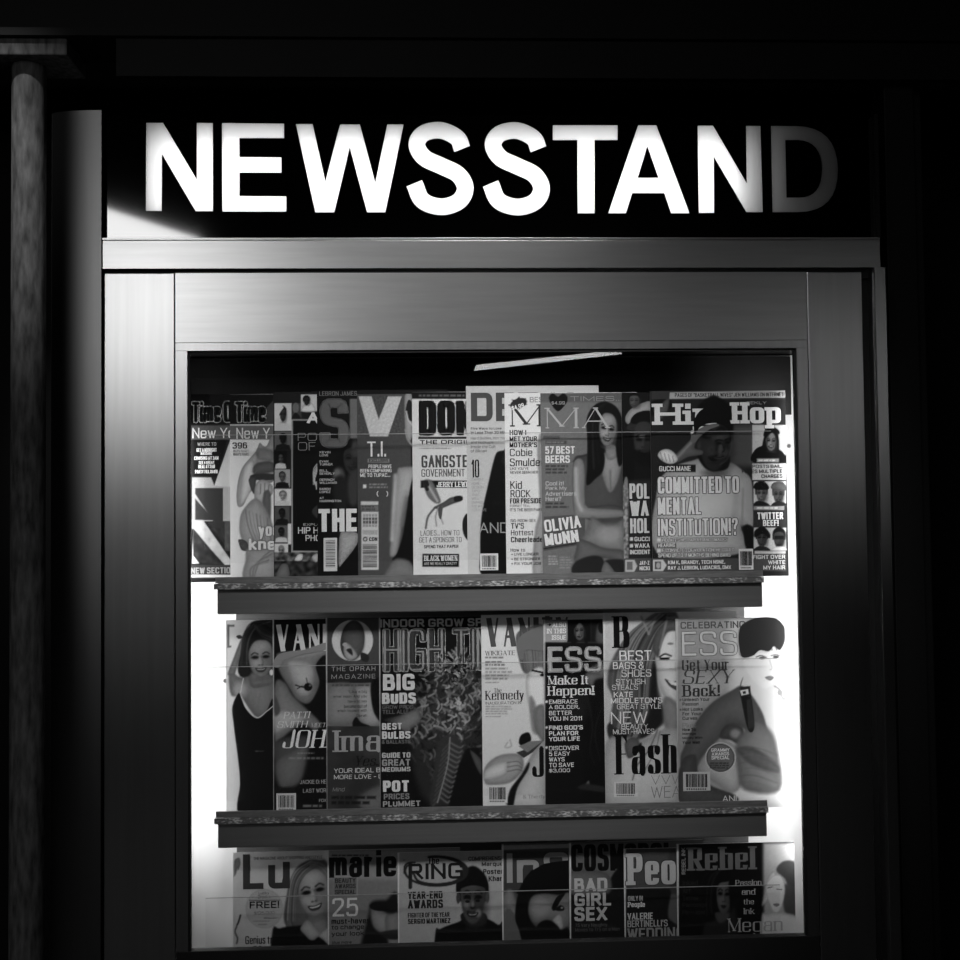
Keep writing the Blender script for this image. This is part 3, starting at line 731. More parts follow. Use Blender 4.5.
            h, w = y1-y0, x1-x0; R_ = random.Random(int(x0*7+y0))
            if tall:
                yy = y0+h*.08
                while yy < y1-h*.1:
                    t = h*(.008+.02*R_.random()); q(x0+w*.15, yy, x1-w*.15, yy+t, .12, 3); yy += t+h*(.008+.022*R_.random())
            else:
                xx = x0+w*.1
                while xx < x1-w*.1:
                    t = w*(.012+.03*R_.random()); q(xx, y0+h*.12, min(xx+t, x1-w*.08), y1-h*.2, .12, 3); xx += t+w*(.012+.03*R_.random())
                for i in range(9): q(x0+w*(.12+.085*i), y1-h*.14, x0+w*(.17+.085*i), y1-h*.06, .2, 3)
            me = bpy.data.meshes.new('barcode_label'); me.from_pydata(vs, [], fs); me.update()
            at_ = me.color_attributes.new('print', 'FLOAT_COLOR', 'POINT')
            c4 = np.ones((len(vs), 4), np.float32); c4[:, :3] = np.array(cs, np.float32)[:, None]; at_.data.foreach_set('color', c4.ravel())
            me.materials.append(MT['cover'])
            o = bpy.data.objects.new('barcode_label', me); COL.objects.link(o); o.parent = root

A1, A2, A3, A4, A5_ = (180,370,4.3625), (310,370,4.3625), (400,370,4.3625), (530,370,4.3625), (640,370,4.3647)
B1, B2, B3, B4, B5 = (180,590,4.), (320,590,4.), (470,590,4.), (590,590,4.), (670,590,4.)
C1, C2, C3, C4 = (180,820,6.), (320,820,5.0526), (490,820,6.4), (610,820,4.5714)
def depth(k): return .070-.0031*k
Z1 = .0005+at(480, 579.5, .055)[2]; Z2 = .0005+at(480, 812.5, .055)[2]; Z3 = .0005+at(480, 1040, .055)[2]
LIFT = .0005
g1, g2, g3 = 'magazines on the top tier', 'magazines on the middle tier', 'magazines on the bottom tier'
K1, K2, K3 = 1.4, 1.3, 2.7

# ---------------- top tier
m = Mag(A1, (48,105,624,905), 222, .13, depth(0), Z1, 1.15, 'listings magazine at far left of the top tier with giant pale letters on dark', g1)
m.R(40,105,640,236,.05).R(40,242,640,304,.33)
m.out('Time O', 53,140,226,226, .03, .9, 5.5, .12)
m.T_('New Yo', 54,252,238,298, .85, .12)
m.PL([(205,345),(222,300),(222,660),(52,660),(52,468),(135,468),(150,505)], .62).PL([(150,505),(222,300),(222,510)], .72)
m.R(62,305,140,466,.04).PL([(138,305),(205,305),(160,466),(138,466)], .04)
m.T_('WHERE TO', 76,316,158,331, .6).T_('GET A MIDNIGHT', 72,341,160,357, .85, .2).T_('MASSAGE', 90,357,140,370, .85, .2).T_('CRUISING AT 3AM', 62,377,168,392, .85, .2)
m.T_('SEE A GREAT', 82,397,150,410, .85, .2).T_('MEAL AT 2AM', 80,413,152,429, .85, .2).T_('PARTY TILL DAWN', 66,436,164,451, .85, .2)
m.PL([(66,515),(188,515),(188,660),(145,660),(66,540)], .2).PL([(66,560),(150,655),(66,655)], .2)
m.R(188,515,212,655,.62)
m.PL([(52,655),(100,655),(222,830),(222,880),(52,690)], .7).PL([(58,690),(190,850),(58,835)], .17).PL([(120,662),(222,662),(222,790),(205,778)], .2).R(195,660,222,790,.3)
m.PL([(58,690),(58,810),(85,845),(52,845)], .75).N(60,690,215,850,.05,60,4)
m.R(48,850,640,892,.22).T_('NEW SECTION', 48,862,240,889, .6, .22).R(48,893,640,905,.85)

m = Mag(A1, (219,105,795,915), 410, .95, depth(1), Z1, 1.2, 'listings magazine with a pale robed statue on white and the number 396', g1)
m.R(210,105,800,237,.07).R(210,242,800,304,.38).PL([(372,170),(410,130),(410,237),(372,237)], .25)
m.out('Time', 242,140,372,226, .03, .9, 5.5, .12)
m.T_('New Y', 246,252,392,300, .85, .12)
m.P([(345,320),(362,330),(378,330),(398,290),(412,300),(412,480),(330,470),(328,390)], .62).P([(340,360),(300,390),(265,440),(248,520),(250,590),(275,592),(300,540),(330,500)], .68)
m.P([(278,430),(320,400),(318,500),(282,575),(262,570)], .8, 8).P([(335,345),(400,350),(405,392),(345,388)], .5, 8)
m.P([(318,430),(340,405),(400,400),(412,440),(330,455)], .35,6).P([(305,462),(340,452),(412,455),(412,478),(330,480),(312,472)], .22).P([(300,475),(330,470),(325,540),(310,520)], .3)
m.P([(330,500),(360,478),(400,500),(405,535),(385,560),(345,590),(325,560)], .72).L([(352,498),(350,540)],4,.4,3).L([(370,494),(368,540)],4,.42,3).L([(388,502),(384,536)],4,.42,3)
m.P([(365,540),(395,540),(392,680),(362,665)], .38, 6).P([(262,640),(290,590),(330,560),(372,600),(412,700),(412,770),(300,770),(262,720)], .66, 6)
for k in range(7): m.L([(285+k*16,610+k*6),(300+k*14,690),(330+k*12,760)], 5, .45+.06*(k % 3), 4)
m.P([(255,740),(290,748),(300,785),(268,785)], .3).P([(300,775),(412,770),(412,915),(280,915),(285,830)], .62, 8)
for k in range(8): m.L([(412-k*4,775+k*9),(350-k*6,830+k*5),(320-k*2,915)], 4, .42+.08*(k % 3), 4)
m.T_('396', 229,316,293,343, .06, .2).T_('WAYS TO GET', 232,348,300,359, .5).T_("WHAT'S YOURS", 232,362,300,374, .5)
m.out('you', 342,682,432,738, .97, .45, 3, .24).out('kne', 300,735,418,786, .97, .45, 3, .24)

m = Mag(A1, (408,95,984,905), 602, .12, depth(2), Z1, K1, 'magazine with a mosaic of small portraits round a black framed panel', g1)
m.R(410,100,640,140,.12)
tl = [(412,145,486,265,.78,.12,.2),(412,268,486,348,.35,.05,.08),(412,352,466,430,.08,.02,.3),(412,434,480,513,.6,.2,.35),(412,518,486,592,.82,.5,.6),(412,596,478,672,.3,.05,.12),(412,678,472,752,.35,.06,.15),(412,757,472,832,.8,.6,.5)]
for i, (a,b,c,d,bg,hr,sk) in enumerate(tl):
    m.R(a,b,c,d,bg); cx = (a+c)/2; w = (c-a)*.42
    m.P([(cx-w*1.1,d),(cx-w*.9,d-(d-b)*.25),(cx,d-(d-b)*.34),(cx+w*.9,d-(d-b)*.25),(cx+w*1.1,d)], .1 if i % 2 else .75, sm=False)
    m.face(cx,b+(d-b)*.42,w,(d-b)*.5,sk,hr,0,.04,2,feat=.7)
    if i == 0: m.P([(415,150),(450,160),(440,180),(415,215)], .9)
m.R(486,145,530,215,.25).E(505,165,14,22,.4).P([(488,215),(505,185),(528,215)], .1).R(527,107,640,180,.75).P([(530,180),(545,145),(560,140),(580,150),(590,180)],.85).face(552,135,30,38,.15,.03,0,.03,2,feat=.6)
m.R(470,670,486,760,.85)
m.R(486,215,720,795,.62).R(492,221,720,789,.025)
m.R(410,795,720,835,.3).N(410,795,720,835,.2,40,5).R(410,835,720,905,.16).N(410,835,720,905,.12,55,6)
m.P([(500,830),(515,805),(535,805),(530,830)], .85).P([(575,815),(602,800),(602,830),(590,838)],.7).P([(420,905),(440,850),(470,850),(475,905)],.4)
m.T_('A', 553,184,608,233, .85, .3)
m.T_('POP', 514,275,640,309, .5, .09).T_('OF', 515,315,592,351, .5, .09)
for k in range(5): m.L([(602,405+k*6),(582-k*0,440+k*14),(596,520-k*8)], 4, .7)
m.T_('EXPLORING', 538,669,670,680, .65).T_('HIP HOP', 515,686,655,714, .85, .15).T_('PHOTOS', 548,720,680,746, .85, .15)
m.P([(602,590),(575,615),(590,640),(602,642)], .2)

m = Mag(A2, (32,88,608,905), 208, .08, depth(3), Z1, K1*.95, 'sports magazine with a tall grey curved capital and big white THE low down', g1)
m.P([(150,300),(208,280),(208,600),(60,600),(70,480),(110,420)], .07, 20)
m.face(185,390,90,130,.17,.05,0,.03,2,feat=.6).E(125,462,26,36,.3,soft=10).E(118,450,12,16,.42,soft=8).P([(105,480),(150,470),(160,600),(110,600)],.13,12).P([(165,470),(208,440),(208,580),(170,580)],.22,14).E(198,345,18,40,.24,soft=10)
m.T_('LEBRON JAMES', 40,93,205,113, .42, .16)
m.out('S', 44,126,168,338, .36, .55, 3, .2)
m.R(172,126,208,300,.3).R(176,126,206,296,.4)
for i,(a,b) in enumerate((('KEVIN','LOVE'),('EVAN','TURNER'),('BILL','BEVERLY'),('DERRICK','WILLIAMS'),('BARON','LOPEZ'),('AT','HARRINGTON'))):
    y = 354+i*40; m.lines([a,b],42,y,13,10,.72,.2,.75)
m.P([(132,712),(160,705),(207,712),(205,760),(170,810),(130,860),(125,800)], .62).N(120,700,207,860,.06,16,8).P([(180,800),(207,770),(207,905),(120,905),(130,860)], .05)
m.T_('THE', 35,606,207,706, .92, .3)
m.barcode(60,732,118,878,True)

m = Mag(A2, (208,105,784,905), 448, .27, depth(4), Z1, K1*.95, 'dark grey music magazine with a giant V and a bare arm', g1)
m.R(440,105,470,905,.12)
m.P([(380,440),(400,425),(430,422),(460,430),(460,520),(425,560),(405,640),(395,720),(378,800),(350,812),(350,760),(362,680),(364,560)], .62, 6).L([(372,460),(366,560),(356,740)],14,.78,10,.7).L([(420,560),(400,680)],12,.42,8,.8)
m.P([(440,500),(460,480),(460,905),(430,850),(360,830),(380,800),(405,720),(425,600)], .04, 4).P([(330,905),(340,860),(375,822),(430,830),(460,870),(460,905)], .42, 10)
m.P([(413,115),(446,115),(446,290),(418,290)], .55).P([(430,130),(448,150),(448,220),(425,210),(418,170)], .12).L([(420,180),(430,220),(446,240)],5,.7).L([(416,260),(425,300),(446,330)],8,.5)
m.PL([(212,115),(268,115),(300,215),(340,115),(400,115),(340,290),(262,290)], .72).N(212,115,400,290,.04,25,3)
m.T_('T.I.', 249,312,332,378, .88, .2)
m.R(252,387,346,404,.5).T_('EXCLUSIVE', 258,389,342,402, .12,.2).T_('PEOPLE HAVE',255,413,356,428,.85,.17).T_('BEEN COMPARING',219,432,356,447,.85,.17).T_('ME TO TUPAC...',219,451,350,467,.85,.17)
m.R(232,500,246,515,.85).dashes(258,493,340,518,2,.55).T_('(',291,527,300,553,.8).T_(')',332,527,341,553,.8)
m.R(222,573,298,588,.75).R(222,589,298,614,.42).dashes(226,591,294,613,2,.2)
m.R(224,618,299,872,.75)
for i in range(5):
    for j in range(4): m.R(231+i*13,628+j*15,241+i*13,640+j*15,.3 if (i*3+j*2) % 3 else .55)
m.R(230,698,294,718,.62).R(230,724,294,752,.72).E(241,738,10,10,.15).E(241,738,6,6,.7)
m.T_('CON',258,730,294,746,.15,.25)
for i in range(16): m.R(231,760+i*6.6,292,762.5+i*6.6+(i % 3),.2+.03*(i % 4))

m = Mag(A2, (448,95,1020,900), 690, .76, depth(5), Z1, K1, 'pale magazine with heavy black title letters and a hand drawing mid-cover', g1)
m.R(440,95,1030,126,.07).dashes(475,104,690,120,1,.4)
m.out('DON', 478,136,712,284, .04, .9, 5, .36)
m.R(472,291,700,301,.1).T_('THE ORIGINAL', 478,306,760,324, .03, .3)
m.dashes(476,338,618,346,1,.35)
m.T_('GANGSTER', 486,372,718,426, .27, .17).T_('GOVERNMENT', 486,433,676,466, .33, .13)
m.R(483,482,700,514,.08).T_('JERRY LEWIS', 553,488,700,511, .85, .18, serif=True)
m.P([(495,485),(530,482),(555,530),(570,575),(545,580),(510,545)], .42, 5).P([(495,485),(515,485),(520,520),(505,525)], .12).L([(520,510),(556,572)],8,.62,6)
m.P([(540,600),(585,575),(615,556),(660,552),(662,570),(620,585),(570,605)], .3, 4).P([(630,552),(662,550),(664,568),(632,574)], .1)
m.L([(545,600),(515,640),(505,690)],8,.3,4).L([(560,600),(548,640),(552,680)],6,.5,4).L([(575,600),(568,630),(580,670)],6,.55,4).P([(560,605),(578,600),(572,650),(562,640)],.3)
m.T_('LADIES... HOW TO', 482,700,652,723, .36, .12).T_('GET A SPONSOR TO', 476,730,662,753, .36, .12).T_('SPEND THAT PAPER', 497,764,648,778, .08, .2)
m.R(490,802,650,859,.08).T_('BLACK WOMEN', 498,810,643,833, .75, .18, serif=True).T_('ARE WE REALLY CRAZY?', 498,839,640,851, .65, .15)
m.P([(690,630),(668,650),(666,700),(680,735),(700,740)], .12)

m = Mag(A3, (292,70,872,895), 462, .69, depth(6), Z1, K1, "tallest magazine of the top tier, pale with a man's black jacket and the number 10", g1)
m.P([(470,350),(430,355),(415,375),(400,430),(382,510),(362,600),(352,680),(350,790),(358,895),(480,895),(480,350)], .035, 4).P([(455,350),(470,340),(470,420),(440,400)], .12,6).R(398,560,470,600,.08,20)
m.T_('DETAI', 310,99,760,224, .27, .22)
m.lines(['Five Ways to Lose','in Less Than 30 Min'],309,250,17,13,.15,.2,.66).lines(['Hard Bodies, Hot Yoga,','and Hookups:','Inside the Cult','of Bikram'],309,292,18,14,.38,.16,.6)
m.T_('10', 312,391,346,469, .12, .13)
m.lines(['EXPERT','HOME','DESIGN','TIPS','THAT','WILL','CHANGE','THE WAY','YOU LIVE'],313,473,16.5,11,.5,.11,.62)
m.T_('ANDY', 346,666,520,712, .55, .13)
m.barcode(350,800,428,874)

m = Mag(A3, (460,100,1040,890), 622, .8, depth(7), Z1, K1, 'white magazine crowded with black headlines under a dark price burst', g1)
m.P([(600,330),(625,330),(625,890),(580,890),(590,700),(610,600)], .55, 8)
m.E(517,146,38,22,.16,-20).PL([(482,150),(492,135),(485,128),(505,130),(520,115),(530,130),(550,122),(545,145),(556,150),(530,160),(520,172),(505,160)], .16)
m.T_('$4.99', 490,157,545,178, .8,.2, lay=2, rot=16)
m.T_('BEST', 566,118,645,141, .5)
m.T_('MA', 482,150,760,247, .2, .17, serif=True, thin=.35)
m.T_('HOW I',478,262,551,284,.08,.22).T_('MET YOUR',478,290,598,311,.08,.22).T_("MOTHER'S",478,316,598,338,.08,.22).T_('Cobie',479,344,578,376,.12,.14).T_('Smulders',479,386,650,420,.12,.14)
m.T_("LIKE YOU'VE",480,425,561,436,.2).T_('NEVER SEEN HER',480,441,602,453,.2)
m.T_('Kid',481,485,532,519,.15,.14).T_('ROCK',482,524,569,556,.15,.14).T_('FOR PRESIDENT',480,560,645,583,.08,.2).T_('FORGET TEA,',480,588,566,599,.2).T_("IT'S THE BEER PARTY",480,604,632,617,.15)
m.T_('SIG-ROOM-SEX',482,651,592,664,.25).T_("TV'S",484,668,541,693,.1,.17).T_('Hottest',484,698,582,722,.15,.15).T_('Cheerleaders',484,728,650,752,.06,.2)
m.T_('How to',482,778,546,793,.2).T_('> LIVE LONGER',484,798,605,810,.12,.2).T_('> BE STRONGER',484,819,612,831,.12,.2).T_('> FIX YOUR JOB',484,839,615,851,.12,.2)

m = Mag(A4, (50,100,626,890), 410, .40, depth(8), Z1, K1, 'mid-grey magazine with a standing dark-haired woman and a black heart', g1)
m.R(40,100,640,140,.33,6).PL([(60,640),(240,628),(240,760),(60,790)], .3)
m.P([(250,300),(248,210),(280,155),(330,138),(380,165),(405,230),(410,320),(400,420),(350,400),(300,480),(245,505),(255,400)], .06, 4)
m.P([(190,400),(230,370),(300,360),(330,380),(380,378),(412,385),(412,700),(250,650),(215,640),(190,600)], .27, 5)
m.P([(190,410),(225,390),(238,440),(238,560),(260,600),(400,612),(402,640),(220,645),(192,610)], .56, 5).L([(200,430),(205,560),(225,610)],14,.68,10,.7)
m.P([(305,370),(395,370),(388,470),(350,535),(318,470)], .52, 6).L([(350,440),(352,520)],8,.35,6,.8)
m.P([(270,640),(320,670),(350,684),(395,655),(412,660),(412,800),(230,760),(250,690)], .46, 10).E(345,715,50,40,.56,0,20,.8)
m.P([(215,740),(260,750),(320,775),(412,790),(412,850),(320,820),(200,840),(202,780)], .36, 6)
m.P([(195,840),(270,810),(320,825),(310,890),(190,890)], .13, 6).P([(330,830),(412,830),(412,890),(385,890),(345,860)], .13, 6).P([(312,890),(330,835),(370,890)], .38)
m.P([(330,330),(372,330),(376,380),(338,388)], .48, 6).face(338,262,86,140,.5,.06,8,.06,3)
m.P([(250,420),(255,250),(280,180),(300,170),(292,300),(325,370),(318,440),(290,470),(248,502)], .045, 5).P([(382,180),(404,240),(408,380),(388,420),(376,350),(384,260)], .05, 5)
m.hair([(330,142),(268,180),(253,300),(250,490)],[(338,146),(298,200),(298,300),(316,435)],12,.02,.17,7,7)
m.L([(185,400),(215,380),(250,372)],5,.15,4,.6).L([(255,600),(350,590),(395,598)],5,.18,5,.6)
m.P([(83,118),(100,102),(122,116),(145,102),(163,118),(158,145),(122,180),(90,145)], .05)
m.T_('$4.99',93,136,152,152,.5,.2)
m.T_('TIMES...',175,115,400,136,.5,.15)
m.T_('MA', 70,165,345,255, .62, .13, serif=True, thin=.4)
m.R(58,287,130,301,.3).R(68,308,160,323,.27).dashes(72,310,158,321,1,.5)
m.T_('57 BEST',66,333,196,366,.85,.2).T_('BEERS',67,373,174,406,.85,.2).dashes(68,412,168,455,3,.2)
m.lines(['Cool it!','Park My','Advertisers','Here?'],68,486,22.5,18,.68,.17,.72).dashes(68,575,170,606,2,.2)
m.T_('OLIVIA',66,655,226,708,.85,.24,rot=7).T_('MUNN',68,716,216,768,.85,.24,rot=7).L([(60,780),(200,757)],5,.12)
m.dashes(80,808,122,852,4,.6).dashes(130,812,185,868,5,.5)

m = Mag(A4, (405,98,981,885), 526, .09, depth(9), Z1, K1*.9, 'mostly hidden gossip magazine showing only a strip with cropped white words', g1)
m.P([(415,210),(440,170),(500,140),(526,140),(526,180),(470,200),(430,236)], .6).face(455,135,50,60,.3,.06,0,.03,2,feat=.5)
m.P([(425,260),(450,220),(526,215),(526,260)], .16).P([(440,215),(470,185),(526,180),(526,235),(450,235)], .07)
m.face(495,310,96,160,.2,.04,0,.03,3,feat=1).P([(455,350),(500,360),(526,355),(526,410),(490,415),(462,390)], .04, 8).E(500,352,18,8,.15).E(488,290,14,7,.35)
m.P([(405,300),(440,290),(450,480),(405,490)], .03, 8).P([(405,520),(430,500),(430,880),(405,880)], .5).N(405,500,432,880,.2,30,9)
m.R(432,480,526,885,.16,10)
m.out('POL',434,496,522,562,.78,.08,3,.2).out('WA',437,571,518,637,.78,.08,3,.2).out('HOL',437,648,522,712,.78,.08,3,.2)
for y,t in ((728,'GUCCI'),(757,'WAKA'),):  m.R(436,y+2,450,y+17,.8).T_(t,456,y,522,y+19,.8,.2)
m.T_('INCIDENT',436,785,524,804,.8,.2).R(405,822,530,885,.28).PL([(415,828),(455,828),(468,855),(455,880),(415,880)],.7).PL([(422,836),(448,836),(448,872),(422,872)],.4)
m.T_('JAY-Z',478,833,521,850,.8,.2).T_('NICKI',478,857,522,874,.8,.2)

m = Mag(A5_, (50,90,641,880), 641, .13, depth(10), Z1, K1, 'gossip magazine with its full cover in view, man in a white shirt saluting', g1)
m.R(380,240,500,420,.28,20).R(50,90,641,128,.2).PL([(130,98),(641,88),(641,120),(128,126)], .62)
m.P([(50,140),(130,128),(130,170),(50,200)], .06).P([(70,190),(100,140),(128,125),(120,180),(90,215)], .3,6)
m.P([(90,470),(150,420),(230,395),(280,385),(320,425),(370,410),(400,405),(450,440),(485,480),(492,560),(492,690),(440,680),(440,800),(75,800),(75,520)], .72, 5)
m.L([(400,470),(420,560),(410,660)],20,.58,16,.7).L([(200,440),(170,600)],18,.62,16,.7).L([(450,520),(445,680)],8,.5,6,.8)
m.P([(455,680),(495,690),(497,770),(460,770)], .08, 5)
m.P([(255,360),(380,360),(385,425),(330,443),(280,425)], .06, 5).face(322,300,158,280,.15,.03,0,.02,2,smile=False).P([(238,300),(235,230),(260,180),(320,155),(375,175),(398,240),(395,280),(360,232),(300,232),(255,250)], .025, 4)
m.E(352,292,30,13,.3,-8,10,.8).E(300,285,16,9,.2,0,8,.7).E(352,345,10,26,.3,8,8,.8).E(372,362,16,18,.22,0,10,.8).E(310,352,20,26,.2,10,12,.8).E(345,382,20,7,.2,-4,4).L([(328,378),(345,382),(365,376)],3,.03,2).L([(330,310),(345,304),(358,308)],5,.03,3).L([(372,306),(384,300),(394,304)],5,.03,3).E(345,320,11,5,.03).E(383,316,9,5,.03).L([(360,322),(368,350),(360,358)],4,.07,4).L([(396,260),(402,300),(396,350),(380,390),(350,412)],4,.26,5,.7).E(258,330,8,20,.2,0,5)
m.P([(120,400),(175,350),(222,300),(240,268),(300,240),(330,238),(300,262),(255,300),(238,340),(272,352),(268,370),(210,380),(160,405)], .38, 4).L([(160,385),(220,320),(250,285)],10,.55,8,.7)
m.P([(78,375),(90,352),(120,345),(150,362),(165,392),(140,410),(105,402)], .8, 3)
for k in range(4): m.L([(88+k*18,360+k*5),(100+k*16,395+k*2)],3,.4,2)
m.P([(220,268),(238,262),(246,285),(228,290)],.8)
m.T_('PAGES OF "BASKETBALL WIVES" JEN WILLIAMS ON INTERNET!',152,101,632,118,.12,.16)
m.out('Hip',64,148,345,262,.78,.15,2,.27,serif=True,thin=.6).out('Hop',402,142,616,256,.8,.15,2,.27,serif=True,thin=.6)
m.T_('WEEKLY',440,137,552,150,.55,.16)
# the head and the hand stand in front of the title letters
def over(m, pts, v, lay=4, sm=True):
    q = catmull(pts, 5, True) if sm else pts
    V = [np.array([p[0]-q[0][0], q[0][1]-p[1]]) for p in q]; m._put(V, [tuple(range(len(V)))], q[0][0], q[0][1], v, lay)
over(m, [(240,280),(236,230),(260,182),(320,155),(372,172),(397,235),(396,262),(350,235),(300,234),(262,250)], .03)
over(m, [(222,290),(240,268),(290,243),(330,236),(345,244),(300,262),(262,290),(240,315),(225,318)], .36)
m.R(78,413,243,446,.1).T_('GUCCI MANE',84,420,222,442,.88,.17)
m.out('COMMITTED TO',78,467,434,540,.85,.1,3,.17).out('MENTAL',78,557,268,632,.85,.1,3,.17).out('INSTITUTION!?',78,650,428,724,.85,.1,3,.17)
m.R(75,735,90,748,.8).out('VIOLATES HIS PAROLE AND SMACKS',94,735,382,750,.88,.1,2,.17).R(75,757,158,775,.12).T_('HEARING',79,758,154,773,.85,.2)
m.R(75,782,90,796,.8).out('IF CONVICTED OF VIOLATION, HE COULD',94,780,412,797,.88,.1,2,.17).out('SPEND UP TO 11 MONTHS BEHIND BARS',79,801,396,818,.85,.1,2,.17)
m.R(50,822,434,880,.26).PL([(56,828),(100,828),(117,852),(100,878),(56,878)], .72).R(64,836,92,870,.3).E(80,853,9,13,.6)
m.T_('KIM K, BRANDY, TECH N9NE,',122,832,372,850,.8,.2).T_('RAY J, LEBRON, LUDACRIS, DMX',122,856,398,874,.8,.2)
m.barcode(432,780,493,872)
m.R(490,240,637,402,.66).P([(492,402),(500,350),(540,330),(590,340),(625,360),(637,402)], .04).face(572,312,56,82,.42,.03,3,.03,1).P([(540,290),(548,255),(575,246),(605,262),(607,280),(575,272)], .04).R(510,386,606,403,.5).dashes(516,388,600,401,1,.85)
m.R(490,408,638,480,.72).lines(['POSTS BAIL,','FACES MULTIPLE','CHARGES'],0,414,21,16,.12,.2,.66,right=622)
m.R(496,486,638,592,.7).face(530,540,52,80,.35,.05,0,.03,2).face(604,545,52,80,.25,.2,0,.03,2).P([(498,592),(510,572),(545,576),(565,592)],.1).P([(575,592),(590,576),(625,576),(638,592)],.12).P([(500,520),(505,492),(545,488),(562,520)], .06).P([(575,520),(582,492),(625,490),(638,525)],.3)
m.R(496,594,630,611,.5).dashes(510,596,628,609,1,.85)
m.R(494,612,638,686,.16).T_('TWITTER',512,622,625,652,.88,.2).T_('BEEF!',537,655,605,681,.88,.2)
m.R(497,688,638,788,.68).face(532,735,52,78,.22,.04,0,.03,2).face(607,738,54,80,.2,.04,0,.03,2).P([(500,730),(505,696),(545,690),(568,715),(565,735),(535,715)], .04).R(588,724,628,738,.03).P([(498,788),(515,770),(550,772),(568,788)],.12).P([(575,788),(590,772),(630,772),(638,788)],.75)
m.R(500,790,636,802,.65).R(494,803,638,878,.25).lines(['FIGHT OVER','WHITE','MY HAIR'],0,808,23,17,.72,.2,.7,right=634)

# ---------------- middle tier
m = Mag(B1, (185,120,720,895), 378, .97, depth(0), Z2, .85, 'white magazine with a smiling woman in a black strap dress, arm raised', g2)
m.R(189,138,197,230,.45).R(189,138,218,147,.5).R(189,222,205,230,.5)
m.P([(240,345),(238,250),(262,165),(295,125),(372,118),(378,130),(378,350),(340,360)], .1, 5)
m.P([(272,140),(285,150),(262,210),(240,270),(222,330),(215,350),(195,342),(192,330),(215,270),(240,205)], .55, 4)
m.P([(195,345),(215,335),(245,350),(290,340),(372,350),(378,470),(310,512),(245,430),(205,420)], .56, 6).E(240,400,25,30,.8,0,16,.7)
m.P([(285,330),(350,335),(372,370),(300,390),(280,370)], .5, 10)
m.face(322,275,112,150,.6,.17,-3,.12,3).P([(245,260),(262,180),(300,135),(372,125),(378,210),(340,200),(300,205),(275,245),(268,300),(248,340)], .13, 5)
m.hair([(295,130),(255,180),(243,270),(238,335)],[(366,126),(305,150),(272,215),(268,325)],14,.06,.36,5,2)
m.hair([(300,128),(330,124),(376,150)],[(300,150),(330,190),(376,208)],7,.06,.34,5,3)
m.P([(235,320),(262,300),(280,325),(270,345),(245,340)], .15, 4).E(366,330,8,12,.92)
m.P([(240,410),(262,470),(308,512),(345,485),(378,460),(378,895),(237,895),(240,780),(235,700),(215,540),(210,465)], .025, 3)
m.L([(243,408),(250,370),(253,355)],3,.95,2).L([(240,410),(265,472),(308,511),(348,484),(378,460)],4,.92,2).L([(320,420),(312,470)],5,.5,6,.6)
m.P([(225,185),(240,180),(250,190),(235,196)],.3).dashes(300,640,335,650,1,.4)

m = Mag(B1, (372,117,907,893), 590, .07, depth(1), Z2, K2, 'dark magazine with white title and pale tattooed skin of a bent figure', g2)
m.P([(385,270),(400,250),(470,240),(560,215),(590,215),(590,260),(545,300),(560,370),(520,450),(470,440),(430,380),(400,330)], .5, 6)
m.L([(410,270),(500,255),(580,232)],16,.62,12,.8).P([(430,280),(520,290),(540,340),(520,420),(470,420),(440,350)], .64, 14)
m.P([(378,380),(420,370),(450,420),(500,470),(560,530),(540,560),(480,540),(400,600),(378,600)], .5, 8).P([(378,480),(470,490),(500,520),(420,560),(378,570)], .66, 14)
m.P([(378,610),(470,580),(530,600),(500,660),(430,700),(378,680)], .28, 10).P([(380,690),(450,640),(510,620),(500,720),(470,780),(400,790)], .4, 12).P([(376,800),(410,790),(460,800),(480,893),(376,893)], .1, 8)
m.P([(545,300),(590,270),(590,470),(530,460),(560,380)], .03, 5).P([(400,480),(380,500),(376,420)], .3, 8)
m.E(512,388,17,16,.08).E(520,382,5,5,.4).L([(462,380),(485,388),(500,388)],5,.1).L([(505,352),(510,372)],3,.15).L([(470,394),(490,384)],4,.12)
m.T_('VANI',385,138,592,246,.74,.24,thin=.5)
over(m, [(372,300),(390,262),(440,246),(500,240),(590,212),(590,240),(480,262),(420,280),(395,310)], .48)
m.T_('PATTI',414,488,524,514,.8,.16,serif=True,thin=.4,shear=.25).T_('SMITH',388,525,515,551,.8,.16,serif=True,thin=.4,shear=.25).T_('MEETS',523,532,600,549,.7,.14,serif=True,thin=.4,shear=.25)
m.T_('JOHN',408,562,650,633,.85,.17,serif=True,thin=.25,shear=.2)
m.dashes(470,648,540,658,1,.5).dashes(435,666,580,680,1,.5)
m.T_('JACKIE O: HER WAY',480,760,640,776,.6,.15).T_('LAST WORDS ON',492,795,640,811,.6,.15).T_('FOX',556,836,585,848,.6,.15).dashes(492,856,588,872,1,.5)
m.barcode(386,812,464,884)

m = Mag(B2, (25,110,560,888), 242, .29, depth(2), Z2, K2, 'grey magazine with one large round serif letter above a wide-spaced title', g2)
m.R(20,110,570,295,.25).R(20,297,570,372,.14)
m.R(20,372,570,545,.42).P([(140,390),(200,372),(250,380),(250,520),(200,545),(160,520),(140,460)], .6, 8).P([(30,390),(130,380),(150,520),(30,530)], .5, 10)
m.P([(205,370),(242,365),(250,520),(220,500),(205,440)], .07, 5).P([(130,530),(145,508),(165,530),(200,545),(160,562),(135,555)], .08, 3).R(20,545,570,890,.2).N(20,545,250,890,.04,120,2).P([(150,830),(250,780),(250,880),(180,888)], .4, 10)
m.E(130,202,82,82,.72).E(130,202,48,80,.2,8).P([(90,170),(130,122),(170,150),(175,230),(140,280),(110,260)], .3, 8).P([(95,225),(115,215),(150,262),(120,282),(98,262)], .6, 4).P([(105,240),(125,235),(130,262)], .15, 3).E(100,218,10,8,.6)
